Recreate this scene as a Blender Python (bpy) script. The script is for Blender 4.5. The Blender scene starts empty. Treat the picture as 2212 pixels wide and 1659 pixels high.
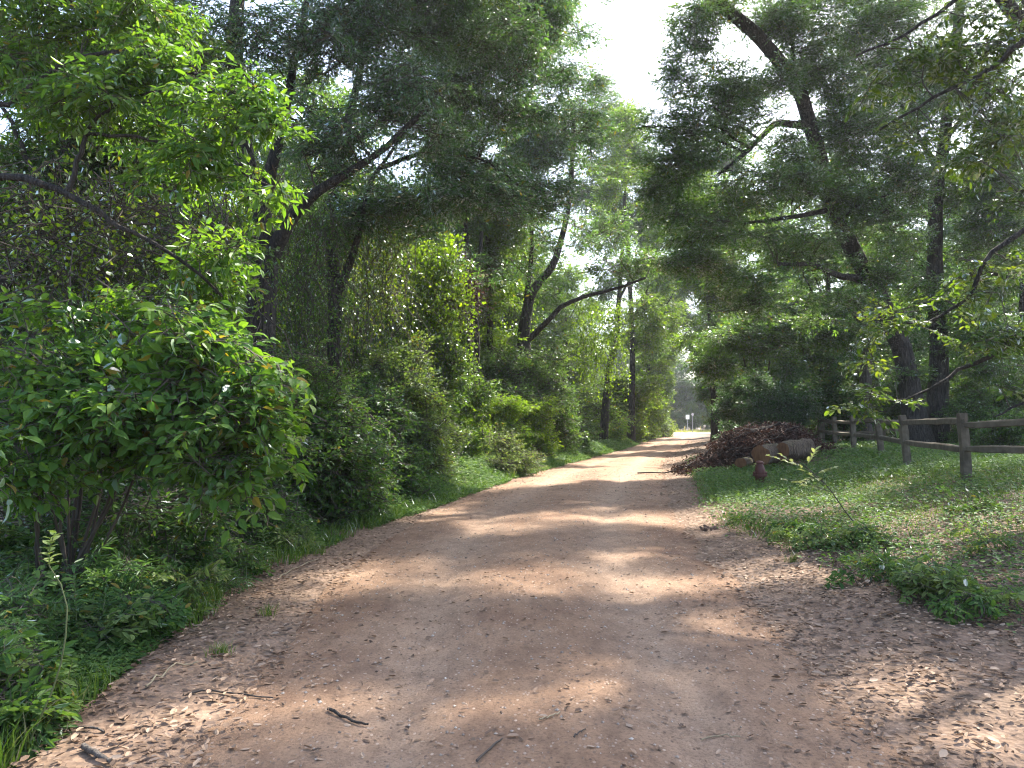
import bpy, math
import numpy as np
from math import radians as R
from mathutils import Vector

# ------------------------------------------------------------------ camera, sky, sun, exposure
scene = bpy.context.scene
CAM_H = 1.6
HAZE = 0.0005
F_PX = 1598.0                                   # focal length for a picture 2212 wide
PITCH = math.atan((915 - 829.5) / F_PX)
cam_d = bpy.data.cameras.new('camera'); cam = bpy.data.objects.new('camera', cam_d)
scene.collection.objects.link(cam)
cam_d.sensor_width = 36.0; cam_d.lens = 36.0 * F_PX / 2212.0
cam_d.clip_start = 0.05; cam_d.clip_end = 2000
cam.location = (0, 0, CAM_H); cam.rotation_euler = (math.pi / 2 + PITCH, 0, 0)
scene.camera = cam

SUN_EL, SUN_AZ = 54.0, 34.0                     # degrees; azimuth clockwise from the view direction (+Y towards +X)
world = bpy.data.worlds.new('World'); scene.world = world; world.use_nodes = True
wn = world.node_tree.nodes; wl = world.node_tree.links
bg = wn['Background']
sky = wn.new('ShaderNodeTexSky'); sky.sky_type = 'NISHITA'; sky.sun_disc = False
sky.sun_elevation = R(SUN_EL); sky.sun_rotation = R(SUN_AZ)
sky.air_density = 1.0; sky.dust_density = 3.0; sky.ozone_density = 1.0
wl.new(sky.outputs[0], bg.inputs[0]); bg.inputs[1].default_value = 0.15
sun_d = bpy.data.lights.new('sun', 'SUN'); sun = bpy.data.objects.new('sun', sun_d)
scene.collection.objects.link(sun)
sun_d.energy = 4.4; sun_d.angle = R(0.9); sun_d.color = (1.0, 0.92, 0.79)
_e, _a = R(SUN_EL), R(SUN_AZ)
SUN = np.array([math.cos(_e) * math.sin(_a), math.cos(_e) * math.cos(_a), math.sin(_e)])
sun.rotation_euler = Vector(SUN).to_track_quat('Z', 'Y').to_euler()
vs = scene.view_settings
vs.view_transform = 'Standard'; vs.look = 'None'; vs.gamma = 1.0; vs.use_curve_mapping = False
vs.exposure = 2.08
cy = scene.cycles
cy.max_bounces = 8; cy.diffuse_bounces = 5; cy.glossy_bounces = 2; cy.transmission_bounces = 4
cy.transparent_max_bounces = 4; cy.volume_bounces = 0
cy.use_denoising = True; cy.caustics_reflective = False; cy.caustics_refractive = False
cy.sample_clamp_indirect = 6.0; cy.pixel_filter_type = 'BLACKMAN_HARRIS'; cy.filter_width = 1.15

rng = np.random.default_rng(7)
COL = scene.collection

# ------------------------------------------------------------------ photograph-to-place helpers
_c, _s = math.cos(PITCH), math.sin(PITCH)
def ray(px, py):
    u = (px - 1106) / F_PX; v = (829.5 - py) / F_PX
    return np.array([u, _c - v * _s, _s + v * _c])
def at(px, py, Y):
    d = ray(px, py); return np.array([0, 0, CAM_H]) + d * (Y / d[1])
def gpt(px, py, h=0.0):
    d = ray(px, py); return np.array([0, 0, CAM_H]) + d * ((h - CAM_H) / d[2])
def to_px(P):
    q = P - np.array([0, 0, CAM_H])
    f = q[..., 1] * _c + q[..., 2] * _s; up = -q[..., 1] * _s + q[..., 2] * _c
    f = np.maximum(f, 1e-3)
    return 1106 + F_PX * q[..., 0] / f, 829.5 - F_PX * up / f

def smooth(t):
    t = np.clip(t, 0, 1); return t * t * (3 - 2 * t)
def hash2(ix, iy, seed):
    n = np.sin(ix * 127.1 + iy * 311.7 + seed * 74.7) * 43758.5453
    return n - np.floor(n)
def vnoise(x, y, seed=0):
    x = np.asarray(x, float); y = np.asarray(y, float)
    ix, iy = np.floor(x), np.floor(y); fx, fy = smooth(x - ix), smooth(y - iy)
    a = hash2(ix, iy, seed); b = hash2(ix + 1, iy, seed); c = hash2(ix, iy + 1, seed); d = hash2(ix + 1, iy + 1, seed)
    return (a * (1 - fx) + b * fx) * (1 - fy) + (c * (1 - fx) + d * fx) * fy
def fbm(x, y, seed=0, o=3):
    s, a, t = 0, 1, 0
    for k in range(o):
        s = s + a * vnoise(x * 2 ** k, y * 2 ** k, seed + k); t += a; a *= 0.5
    return s / t

# ------------------------------------------------------------------ the lie of the land
_yy = np.arange(-60, 400, 0.5)
def _curve(pts):
    p = np.array(pts, float); v = np.interp(_yy, p[:, 0], p[:, 1])
    k = np.hanning(15); k /= k.sum()
    return np.convolve(np.pad(v, 7, mode='edge'), k, mode='valid')
_LE = _curve([(-60, -1.6), (3.4, -1.35), (6, -1.65), (9, -1.7), (12, -1.55), (14.4, -1.25), (19.8, -.1), (23, .55), (33.6, 3.6), (45, 6.9), (60, 10.8), (73, 14), (112, 23.6), (400, 23.6)])
_RE = _curve([(-60, 1.7), (3.4, 1.75), (5.3, 1.95), (9, 2.2), (15.5, 3.1), (30, 6.0), (60, 14), (73, 17.5), (112, 28.2), (400, 28.2)])
_LV = _curve([(-60, -2.6), (3.7, -2.45), (6, -2.75), (8.7, -2.65), (11.9, -2.4), (14.4, -2.05), (19.8, -.85), (23, -.2), (33.6, 2.85), (45, 6.0), (60, 9.9), (85, 16.4), (112, 20.5), (400, 20.5)])
_RV = _curve([(-60, 3.6), (5.5, 3.3), (7.9, 2.95), (11.9, 2.9), (18.9, 4.5), (30, 6.9), (60, 15), (73, 18.4), (112, 30), (400, 30)])
def LE(y): return np.interp(y, _yy, _LE)
def RE(y): return np.interp(y, _yy, _RE)
def LV(y): return np.interp(y, _yy, _LV)
def RV(y): return np.interp(y, _yy, _RV)
def H(x, y):
    """height of the finished surface (road or soil)"""
    x = np.asarray(x, float); y = np.asarray(y, float)
    c = (LE(y) + RE(y)) / 2; w = (RE(y) - LE(y)) / 2
    t = np.clip((x - c) / w, -1.6, 1.6)
    h = 0.05 * (1 - np.minimum(t * t, 1)) - 0.045 * np.exp(-((np.abs(t) - .48) / .15) ** 2)
    fade = 1 - smooth((y - 78) / 18)
    h = h + fade * (0.60 * smooth((x - RE(y) - .9) / 5.2) + .12 * smooth((x - RE(y)) / 1.4))
    h = h + fade * (-0.16 * np.exp(-((x - LV(y) + .9) / .8) ** 2) + .35 * smooth((LV(y) - 1.6 - x) / 3))
    off = np.maximum(np.maximum(x - RE(y), LE(y) - x), 0)
    h = h + fade * (fbm(x * .8, y * .8, 3) - .5) * .16 * smooth(off / 1.5)
    h = h + (fbm(x * 1.7, y * .9, 9) - .5) * .045 + (vnoise(x * 9, y * 1.2, 12) - .5) * .008
    return h
def ground(px, py):
    """point of the ground seen at a pixel"""
    d = ray(px, py); o = np.array([0, 0, CAM_H]); t0 = 2.0
    for t in np.concatenate([np.arange(2, 40, .05), np.arange(40, 160, .5)]):
        p = o + d * t
        if p[2] <= H(p[0], p[1]): return p
    return p

# ------------------------------------------------------------------ mesh building
class MB:
    def __init__(s): s.V = []; s.T = []; s.Q = []; s.tint = []; s.mt = []; s.mq = []; s.n = 0
    def add(s, V, F, tint=.5, mat=0):
        V = np.asarray(V, float).reshape(-1, 3); F = np.asarray(F, int)
        if len(V) == 0 or len(F) == 0: return
        (s.T if F.shape[1] == 3 else s.Q).append(F + s.n)
        (s.mt if F.shape[1] == 3 else s.mq).append(np.full(len(F), mat))
        s.V.append(V); s.tint.append(np.broadcast_to(np.asarray(tint, float), (len(V),)).copy()); s.n += len(V)
    def mesh(s, name, mats, smooth_shade=False, origin=None):
        V = np.concatenate(s.V) if s.V else np.zeros((0, 3))
        if origin is not None: V = V - np.asarray(origin)
        T = np.concatenate(s.T) if s.T else np.zeros((0, 3), int)
        Q = np.concatenate(s.Q) if s.Q else np.zeros((0, 4), int)
        me = bpy.data.meshes.new(name)
        me.vertices.add(len(V)); me.vertices.foreach_set('co', V.astype(np.float32).ravel())
        nl = T.size + Q.size; me.loops.add(nl)
        me.loops.foreach_set('vertex_index', np.concatenate([T.ravel(), Q.ravel()]).astype(np.int32))
        me.polygons.add(len(T) + len(Q))
        st = np.concatenate([np.arange(len(T)) * 3, T.size + np.arange(len(Q)) * 4]).astype(np.int32)
        me.polygons.foreach_set('loop_start', st)
        mi = np.concatenate([np.concatenate(s.mt) if s.mt else np.zeros(0), np.concatenate(s.mq) if s.mq else np.zeros(0)])
        me.polygons.foreach_set('material_index', mi.astype(np.int32))
        me.polygons.foreach_set('use_smooth', np.full(len(T) + len(Q), smooth_shade))
        a = me.attributes.new('tint', 'FLOAT', 'POINT')
        a.data.foreach_set('value', np.concatenate(s.tint).astype(np.float32) if s.tint else np.zeros(0, np.float32))
        for m in (mats if isinstance(mats, (list, tuple)) else [mats]): me.materials.append(m)
        me.update(calc_edges=True); me.validate()
        return me
    def build(s, name, mats, parent=None, smooth_shade=False, origin=None, kind=None):
        base = np.zeros(3)
        if parent is not None: base = np.array(parent.matrix_world.translation if False else parent_loc(parent))
        elif origin is not None: base = np.asarray(origin, float)
        o = bpy.data.objects.new(name, s.mesh(name, mats, smooth_shade, base)); COL.objects.link(o)
        if parent is not None: o.parent = parent
        else: o.location = base
        if kind: o['kind'] = kind
        return o
def parent_loc(o):
    p = np.array(o.location, float)
    return p if o.parent is None else p + parent_loc(o.parent)
def thing(name, loc, label, cat, group=None, kind=None):
    o = bpy.data.objects.new(name, None); COL.objects.link(o); o.location = tuple(loc); o.empty_display_size = .1
    tag(o, label, cat, group, kind); return o
def tag(o, label, cat=None, group=None, kind=None):
    if label: o['label'] = label
    if cat: o['category'] = cat
    if group: o['group'] = group
    if kind: o['kind'] = kind
    return o
def copy_tree(o, loc, rz, sc, parent=None):
    c = o.copy(); COL.objects.link(c); c.parent = parent
    if parent is None:
        c.location = loc; c.rotation_euler = (0, 0, rz); c.scale = sc if hasattr(sc, '__len__') else (sc,) * 3
    for ch in list(o.children): copy_tree(ch, None, 0, 1, c)
    return c

def nrm(v): return v / np.maximum(np.linalg.norm(v, axis=-1, keepdims=True), 1e-9)
def tubes(mb, P, Rr, sides=5, tint=.5, mat=0, cap=False):
    """P (n,k,3) polylines, Rr (n,k) radii"""
    P = np.asarray(P, float)
    if P.ndim == 2: P = P[None]
    Rr = np.broadcast_to(np.asarray(Rr, float), P.shape[:2])
    n, k, _ = P.shape
    t = np.empty_like(P); t[:, 1:-1] = P[:, 2:] - P[:, :-2]; t[:, 0] = P[:, 1] - P[:, 0]; t[:, -1] = P[:, -1] - P[:, -2]
    t = nrm(t)
    ref = np.where(np.abs(t[:, :1, 2:3]) > .8, np.array([1., 0.07, 0.03]), np.array([.05, 0.03, 1.]))
    a = nrm(np.cross(t, np.broadcast_to(ref, t.shape))); b = np.cross(t, a)
    ang = np.arange(sides) / sides * 2 * math.pi
    V = P[:, :, None] + Rr[:, :, None, None] * (np.cos(ang)[None, None, :, None] * a[:, :, None] + np.sin(ang)[None, None, :, None] * b[:, :, None])
    idx = np.arange(n * k * sides).reshape(n, k, sides)
    i0 = idx[:, :-1]; i1 = idx[:, 1:]
    F = np.stack([i0, np.roll(i0, -1, 2), np.roll(i1, -1, 2), i1], -1).reshape(-1, 4)
    tt = np.repeat(np.broadcast_to(np.asarray(tint, float), (n,)), k * sides)
    mb.add(V.reshape(-1, 3), F, tt, mat)
    if cap:
        for e in (0, -1):
            c = P[:, e]; VV = np.concatenate([V[:, e].reshape(-1, 3), c]); 
            j = np.arange(n * sides).reshape(n, sides); ci = (n * sides + np.arange(n))[:, None]
            FF = np.stack([j, np.roll(j, -1, 1), np.broadcast_to(ci, j.shape)], -1).reshape(-1, 3)
            mb.add(VV, FF, .5, mat)
    return V
def resample(pts, n):
    """Catmull-Rom through the points"""
    p = np.asarray(pts, float)
    p = np.vstack([2 * p[0] - p[1], p, 2 * p[-1] - p[-2]])
    m = len(p) - 3; out = []
    for t in np.linspace(0, m - 1e-6, n):
        i = int(t); f = t - i; a, b, c, d = p[i:i + 4]
        out.append(.5 * (2 * b + (c - a) * f + (2 * a - 5 * b + 4 * c - d) * f * f + (3 * b - a - 3 * c + d) * f ** 3))
    return np.array(out)

# leaf shapes: x along the leaf, y across, z out of the blade
T2 = (np.array([[0, 0, 0], [.45, .5, .07], [.45, -.5, .07], [1, 0, -.02]]), np.array([[0, 2, 3], [0, 3, 1]]))
T4 = (np.array([[0, 0, 0], [.28, .42, .05], [.28, -.42, .05], [.68, .38, .03], [.68, -.38, .03], [1, 0, -.08]]),
      np.array([[0, 2, 4], [0, 4, 5], [0, 5, 3], [0, 3, 1]]))
T8 = (np.array([[0, 0, 0], [.16, .33, .06], [.16, -.33, .06], [.2, 0, -.02], [.42, .5, .08], [.42, -.5, .08], [.45, 0, -.02], [.72, .3, .02], [.72, -.3, .02], [.74, 0, -.05], [1, 0, -.16]]),
      np.array([[0, 3, 1], [0, 2, 3], [3, 6, 4], [3, 4, 1], [2, 5, 6], [2, 6, 3], [6, 9, 7], [6, 7, 4], [5, 8, 9], [5, 9, 6], [9, 10, 7], [8, 10, 9]]))
TDRY = (np.array([[0, 0, .02], [.25, .4, .16], [.25, -.4, .10], [.3, 0, 0], [.7, .36, .20], [.7, -.36, .13], [.68, 0, .04], [1, .04, .12]]),
        np.array([[0, 3, 1], [0, 2, 3], [3, 6, 4], [3, 4, 1], [2, 5, 6], [2, 6, 3], [6, 7, 4], [5, 7, 6]]))
def leaf_xf(tpl, pos, d, n, L, W):
    V, F = tpl
    x = nrm(d); z = nrm(n - (n * x).sum(-1, keepdims=True) * x); y = np.cross(z, x)
    L = np.broadcast_to(L, (len(pos),)); W = np.broadcast_to(W, (len(pos),))
    return (pos[:, None] + (V[None, :, 0] * L[:, None])[..., None] * x[:, None]
            + (V[None, :, 1] * W[:, None])[..., None] * y[:, None] + (V[None, :, 2] * L[:, None])[..., None] * z[:, None])
def scatter(mb, tpl, pos, d, n, L, W, tint=.5, mat=0):
    if len(pos) == 0: return
    P = leaf_xf(tpl, pos, d, n, L, W); k = len(tpl[0])
    F = (tpl[1][None] + (np.arange(len(pos)) * k)[:, None, None]).reshape(-1, 3)
    mb.add(P.reshape(-1, 3), F, np.repeat(np.broadcast_to(np.asarray(tint, float), (len(pos),)), k), mat)

# ------------------------------------------------------------------ materials
def new_mat(name):
    m = bpy.data.materials.new(name); m.use_nodes = True; nt = m.node_tree; nt.nodes.clear()
    out = nt.nodes.new('ShaderNodeOutputMaterial'); return m, nt, nt.nodes, nt.links, out
def ramp(nt, cols, pos=None):
    r = nt.nodes.new('ShaderNodeValToRGB'); e = r.color_ramp.elements
    pos = pos or [i / (len(cols) - 1) for i in range(len(cols))]
    while len(e) < len(cols): e.new(.5)
    for i, c in enumerate(cols): e[i].position = pos[i]; e[i].color = (*c, 1)
    return r
def leaf_mat(name, cols, trans=(1.5, 1.75, .5), tf=.42, rough=.38, gloss=.5):
    m, nt, N, Lk, out = new_mat(name)
    at_ = N.new('ShaderNodeAttribute'); at_.attribute_name = 'tint'
    ai = N.new('ShaderNodeAttribute'); ai.attribute_name = 'itint'; ai.attribute_type = 'INSTANCER'
    ad_ = N.new('ShaderNodeMath'); ad_.use_clamp = True; Lk.new(at_.outputs['Fac'], ad_.inputs[0]); Lk.new(ai.outputs['Fac'], ad_.inputs[1])
    rq = ramp(nt, cols); Lk.new(ad_.outputs[0], rq.inputs[0])
    old = N.new('ShaderNodeMath'); old.operation = 'GREATER_THAN'; old.inputs[1].default_value = 1.9; Lk.new(at_.outputs['Fac'], old.inputs[0])   # yellowed or browned leaves
    ym = N.new('ShaderNodeMix'); ym.data_type = 'RGBA'; Lk.new(old.outputs[0], ym.inputs[0]); Lk.new(rq.outputs[0], ym.inputs[6]); ym.inputs[7].default_value = (.21, .165, .04, 1)
    class _O: pass
    rp = _O(); rp.outputs = [ym.outputs[2]]
    df = N.new('ShaderNodeBsdfDiffuse'); Lk.new(rp.outputs[0], df.inputs[0])
    mul = N.new('ShaderNodeMix'); mul.data_type = 'RGBA'; mul.blend_type = 'MULTIPLY'; mul.inputs[0].default_value = 1; mul.clamp_result = False
    Lk.new(rp.outputs[0], mul.inputs[6]); mul.inputs[7].default_value = (*trans, 1)
    tr = N.new('ShaderNodeBsdfTranslucent'); Lk.new(mul.outputs[2], tr.inputs[0])
    mx = N.new('ShaderNodeMixShader'); mx.inputs[0].default_value = tf
    Lk.new(df.outputs[0], mx.inputs[1]); Lk.new(tr.outputs[0], mx.inputs[2])
    gl = N.new('ShaderNodeBsdfGlossy'); gl.inputs['Roughness'].default_value = rough; gl.inputs[0].default_value = (.9, .95, 1, 1)
    fr = N.new('ShaderNodeFresnel'); fr.inputs[0].default_value = 1.38
    ml = N.new('ShaderNodeMath'); ml.operation = 'MULTIPLY'; ml.inputs[1].default_value = gloss; Lk.new(fr.outputs[0], ml.inputs[0])
    m2 = N.new('ShaderNodeMixShader'); Lk.new(ml.outputs[0], m2.inputs[0]); Lk.new(mx.outputs[0], m2.inputs[1]); Lk.new(gl.outputs[0], m2.inputs[2])
    Lk.new(m2.outputs[0], out.inputs[0]); return m
def bark_mat(name, c1, c2, scale=9.0, bump=.6, moss=None):
    m, nt, N, Lk, out = new_mat(name)
    tc = N.new('ShaderNodeTexCoord'); mp = N.new('ShaderNodeMapping'); mp.inputs[3].default_value = (scale, scale, scale * .16)
    Lk.new(tc.outputs['Object'], mp.inputs[0])
    nz = N.new('ShaderNodeTexNoise'); nz.inputs['Scale'].default_value = 2.2; nz.inputs['Detail'].default_value = 6; nz.inputs['Roughness'].default_value = .65
    Lk.new(mp.outputs[0], nz.inputs[0])
    vo = N.new('ShaderNodeTexVoronoi'); vo.feature = 'DISTANCE_TO_EDGE'; vo.inputs['Scale'].default_value = 2.0; Lk.new(mp.outputs[0], vo.inputs[0])
    rp = ramp(nt, [c1, tuple((a + b) / 2 for a, b in zip(c1, c2)), c2], [.3, .5, .72]); Lk.new(nz.outputs[0], rp.inputs[0])
    col = rp.outputs[0]
    if moss:
        n2 = N.new('ShaderNodeTexNoise'); n2.inputs['Scale'].default_value = 1.3; n2.inputs['Detail'].default_value = 4; Lk.new(tc.outputs['Object'], n2.inputs[0])
        r2 = ramp(nt, [(0, 0, 0), (1, 1, 1)], [.5, .66]); Lk.new(n2.outputs[0], r2.inputs[0])
        mm = N.new('ShaderNodeMix'); mm.data_type = 'RGBA'; Lk.new(r2.outputs[0], mm.inputs[0]); Lk.new(col, mm.inputs[6]); mm.inputs[7].default_value = (*moss, 1); col = mm.outputs[2]
    b = N.new('ShaderNodeBsdfPrincipled'); b.inputs['Roughness'].default_value = .92; Lk.new(col, b.inputs['Base Color'])
    ad = N.new('ShaderNodeMath'); ad.operation = 'ADD'; Lk.new(nz.outputs[0], ad.inputs[0]); Lk.new(vo.outputs['Distance'], ad.inputs[1])
    bp = N.new('ShaderNodeBump'); bp.inputs['Strength'].default_value = bump; bp.inputs['Distance'].default_value = .12
    Lk.new(ad.outputs[0], bp.inputs['Height']); Lk.new(bp.outputs[0], b.inputs['Normal']); Lk.new(b.outputs[0], out.inputs[0]); return m
def plain_mat(name, cols, scale=8, rough=.8, bump=.2, stretch=(1, 1, 1), metallic=0):
    m, nt, N, Lk, out = new_mat(name)
    tc = N.new('ShaderNodeTexCoord'); mp = N.new('ShaderNodeMapping'); mp.inputs[3].default_value = stretch; Lk.new(tc.outputs['Object'], mp.inputs[0])
    nz = N.new('ShaderNodeTexNoise'); nz.inputs['Scale'].default_value = scale; nz.inputs['Detail'].default_value = 7; nz.inputs['Roughness'].default_value = .6; Lk.new(mp.outputs[0], nz.inputs[0])
    rp = ramp(nt, cols, list(np.linspace(.3, .7, len(cols)))); Lk.new(nz.outputs[0], rp.inputs[0])
    b = N.new('ShaderNodeBsdfPrincipled'); b.inputs['Roughness'].default_value = rough; b.inputs['Metallic'].default_value = metallic; Lk.new(rp.outputs[0], b.inputs['Base Color'])
    bp = N.new('ShaderNodeBump'); bp.inputs['Strength'].default_value = bump; bp.inputs['Distance'].default_value = .02
    Lk.new(nz.outputs[0], bp.inputs['Height']); Lk.new(bp.outputs[0], b.inputs['Normal']); Lk.new(b.outputs[0], out.inputs[0]); return m
def tint_mat(name, cols, rough=.85, tf=0.0):
    m, nt, N, Lk, out = new_mat(name)
    at_ = N.new('ShaderNodeAttribute'); at_.attribute_name = 'tint'
    rp = ramp(nt, cols); Lk.new(at_.outputs['Fac'], rp.inputs[0])
    b = N.new('ShaderNodeBsdfPrincipled'); b.inputs['Roughness'].default_value = rough; Lk.new(rp.outputs[0], b.inputs['Base Color'])
    if tf:
        t = N.new('ShaderNodeBsdfTranslucent'); Lk.new(rp.outputs[0], t.inputs[0]); mx = N.new('ShaderNodeMixShader'); mx.inputs[0].default_value = tf
        Lk.new(b.outputs[0], mx.inputs[1]); Lk.new(t.outputs[0], mx.inputs[2]); Lk.new(mx.outputs[0], out.inputs[0])
    else: Lk.new(b.outputs[0], out.inputs[0])
    return m

M_OAK = leaf_mat('oak_leaf', [(.042, .092, .036), (.070, .140, .046), (.105, .185, .052), (.145, .23, .058)], (1.8, 1.9, .5), .5, .36, .45)
M_OAKB = leaf_mat('blue_oak_leaf', [(.042, .094, .050), (.068, .138, .064), (.098, .18, .074), (.135, .22, .080)], (1.7, 1.9, .55), .48, .36, .5)
M_YEL = leaf_mat('yellow_green_leaf', [(.058, .115, .018), (.09, .165, .022), (.135, .22, .026), (.18, .265, .03)], (1.8, 1.8, .45), .55, .4, .3)
M_NEAR = leaf_mat('broad_leaf', [(.046, .108, .026), (.072, .152, .032), (.105, .195, .036), (.15, .235, .042)], (1.8, 1.85, .45), .5, .5, .22)
M_SHR = leaf_mat('shrub_leaf', [(.036, .084, .026), (.060, .122, .034), (.094, .165, .042), (.145, .21, .06)], (1.7, 1.8, .5), .45, .5, .2)
M_MIM = leaf_mat('feathery_leaf', [(.065, .14, .018), (.10, .195, .022), (.145, .245, .026), (.20, .30, .036)], (1.7, 1.7, .45), .52, .45, .25)
M_PALE = leaf_mat('pale_leaf', [(.07, .115, .042), (.11, .168, .056), (.16, .22, .072), (.22, .26, .10)], (1.5, 1.6, .55), .45, .5, .2)
M_OLIVE = leaf_mat('olive_leaf', [(.034, .068, .018), (.060, .108, .024), (.098, .150, .030), (.17, .20, .04)], (1.8, 1.9, .45), .5, .4, .4)
M_FAR = leaf_mat('far_leaf', [(.042, .090, .026), (.066, .128, .032), (.098, .172, .036), (.135, .21, .042)], (1.8, 1.9, .5), .5, .4, .32)
M_GRASS = leaf_mat('grass_blade', [(.045, .090, .020), (.068, .125, .024), (.10, .165, .03), (.20, .215, .08)], (1.5, 1.6, .55), .4, .45, .25)
M_LANCE = leaf_mat('lance_leaf', [(.06, .125, .045), (.09, .17, .056), (.13, .21, .07)], (1.5, 1.6, .55), .4, .4, .35)
M_DEAD = tint_mat('dead_leaf', [(.022, .011, .009), (.046, .022, .016), (.078, .038, .026), (.12, .066, .046)], .8, .25)
M_LIT = tint_mat('litter_leaf', [(.065, .040, .027), (.165, .102, .064), (.27, .178, .116), (.38, .28, .20)], .75, .12)
M_YLIT = tint_mat('yellow_litter_leaf', [(.40, .30, .05), (.5, .40, .08)], .6, .15)
M_BARK = bark_mat('oak_bark', (.007, .006, .005), (.075, .062, .052), 7.0, 1.0)
M_BARKL = bark_mat('grey_bark', (.05, .042, .036), (.17, .145, .125), 8.0, .8)
M_TWIG = plain_mat('twig_bark', [(.035, .027, .022), (.085, .068, .055)], 6, .9, .1)
M_DTWIG = plain_mat('dead_brush_bark', [(.016, .012, .010), (.05, .036, .029)], 7, .95, .2)
M_PTWIG = plain_mat('pale_stem', [(.17, .13, .08), (.32, .27, .17)], 9, .8, .1)
M_GTWIG = plain_mat('green_stem', [(.07, .09, .03), (.13, .15, .06)], 9, .8, .1)

# ------------------------------------------------------------------ where the sun gets through the canopy, and where the sky shows
SPOTS = []      # (point, radius across, radius along Y)
def spot(px, py, rx, ry=None, Y=None, hard=.97):
    if Y is None:
        c = ground(px, py); a = ground(px + rx, py); b = ground(px, py + (ry or rx)); t = ground(px, py - (ry or rx))
        SPOTS.append((c, abs(a[0] - c[0]), max(.22, abs(t[1] - b[1]) / 2), hard))
    else:
        c = at(px, py, Y); r = rx * Y / F_PX; SPOTS.append((c, r, (ry or rx) * Y / F_PX * 1.2, hard))
for a in [(1250, 1262, 230, 30), (1120, 1245, 120, 26), (1600, 1362, 150, 36), (830, 1235, 170, 42), (1080, 1140, 130, 15), (1290, 1095, 90, 8),
          (1190, 1018, 75, 5), (1260, 985, 60, 4), (1450, 1027, 60, 6), (820, 1565, 170, 34), (1180, 1510, 190, 34), (1350, 1440, 150, 26), (640, 1310, 60, 24),
          (430, 1440, 60, 28), (2110, 1610, 110, 36), (2090, 1160, 90, 22), (2010, 1215, 70, 16), (980, 1038, 80, 22),
          (1340, 1000, 60, 3), (480, 1235, 70, 22), (1380, 1200, 90, 10), (1900, 1480, 120, 22), (1420, 958, 40, 3), (250, 1330, 90, 40), (120, 1440, 90, 50), (600, 1185, 60, 18), (380, 1290, 60, 24)]:
    spot(*a)
for a in [(1070, 885, 115, 50, 28), (960, 900, 40, 40, 23), (1365, 845, 60, 35, 66), (1295, 900, 40, 40, 52), (1100, 985, 50, 34, 22.5), (880, 860, 60, 60, 17.5), (935, 690, 70, 110, 24),
          (1290, 720, 60, 80, 44), (600, 830, 60, 70, 6.5), (420, 700, 60, 40, 6.5), (380, 200, 330, 220, 7.2), (640, 300, 60, 60, 7), (400, 760, 280, 170, 6.4), (560, 850, 110, 100, 6.3),
          (1450, 880, 30, 20, 55), (1740, 1010, 70, 40, 9.2), (1960, 700, 90, 50, 9), (1930, 860, 110, 40, 9), (1950, 945, 40, 8, 33), (480, 950, 90, 20, 6),
          (1440, 400, 90, 150, 45), (1650, 935, 30, 12, 22), (470, 640, 50, 60, 8)]:
    spot(a[0], a[1], a[2], a[3], Y=a[4])
def sun_keep(P, r, strength=1.0, margin=0.0):
    """True where foliage stays: gaps are left along the sun's path to each sunlit patch"""
    keep = np.ones(len(P), bool)
    for c, rx, ry, hard in SPOTS:
        dz = P[:, 2] - c[2]
        q = P - SUN[None] * (dz / SUN[2])[:, None]
        mg = .12 + (margin if c[2] > .8 and c[1] > 15 else 0)
        dd = np.sqrt(((q[:, 0] - c[0]) / (rx + mg)) ** 2 + ((q[:, 1] - c[1]) / (ry + mg)) ** 2)
        dd = dd * (.8 + .45 * vnoise(q[:, 0] * 2.3, q[:, 1] * 2.3, 5))
        hit = (dd < 1) & (dz > 1.6)
        keep &= ~(hit & (r.random(len(P)) < hard * strength))
    return keep
SKY_GAPS = [(1392, 80, 52, 120, .95), (1412, 205, 34, 30, .92), (1490, 60, 40, 50, .4), (1590, 90, 50, 60, .45), (1300, 120, 40, 30, .7), (1640, 160, 40, 50, .4), (1280, 225, 28, 18, .6),
            (1500, 660, 16, 26, .9), (1250, 700, 14, 16, .8), (1480, 715, 18, 14, .9), (1960, 490, 20, 16, .8), (1800, 650, 16, 12, .8), (30, 520, 26, 60, .8), (850, 735, 16, 22, .8)]
TRUNK_VIEWS = [(578, 600, 62, 170, 14.2), (722, 690, 26, 130, 19.2), (1022, 700, 24, 130, 29), (1140, 690, 34, 70, 33), (1300, 640, 60, 24, 31), (1935, 740, 26, 90, 26), (2022, 560, 26, 130, 27), (1735, 220, 40, 70, 23.5), (1640, 80, 36, 40, 22.5), (1865, 800, 22, 90, 32), (505, 200, 18, 200, 14.8)]
def sky_keep(P, r):
    x, y = to_px(P); keep = np.ones(len(P), bool)
    for cx, cy_, rx, ry, dmax in TRUNK_VIEWS:
        keep &= ~((((x - cx) / rx) ** 2 + ((y - cy_) / ry) ** 2 < 1) & (P[:, 1] < dmax) & ((P[:, 1] > 10.5) | (cx < 1000)) & (r.random(len(P)) < (.96 if cx < 1500 else .6)))
    for cx, cy_, rx, ry, p in SKY_GAPS:
        dd = ((x - cx) / rx) ** 2 + ((y - cy_) / ry) ** 2
        keep &= ~((dd < 1) & (r.random(len(P)) < p) & (P[:, 1] > 9))
    return keep

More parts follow.
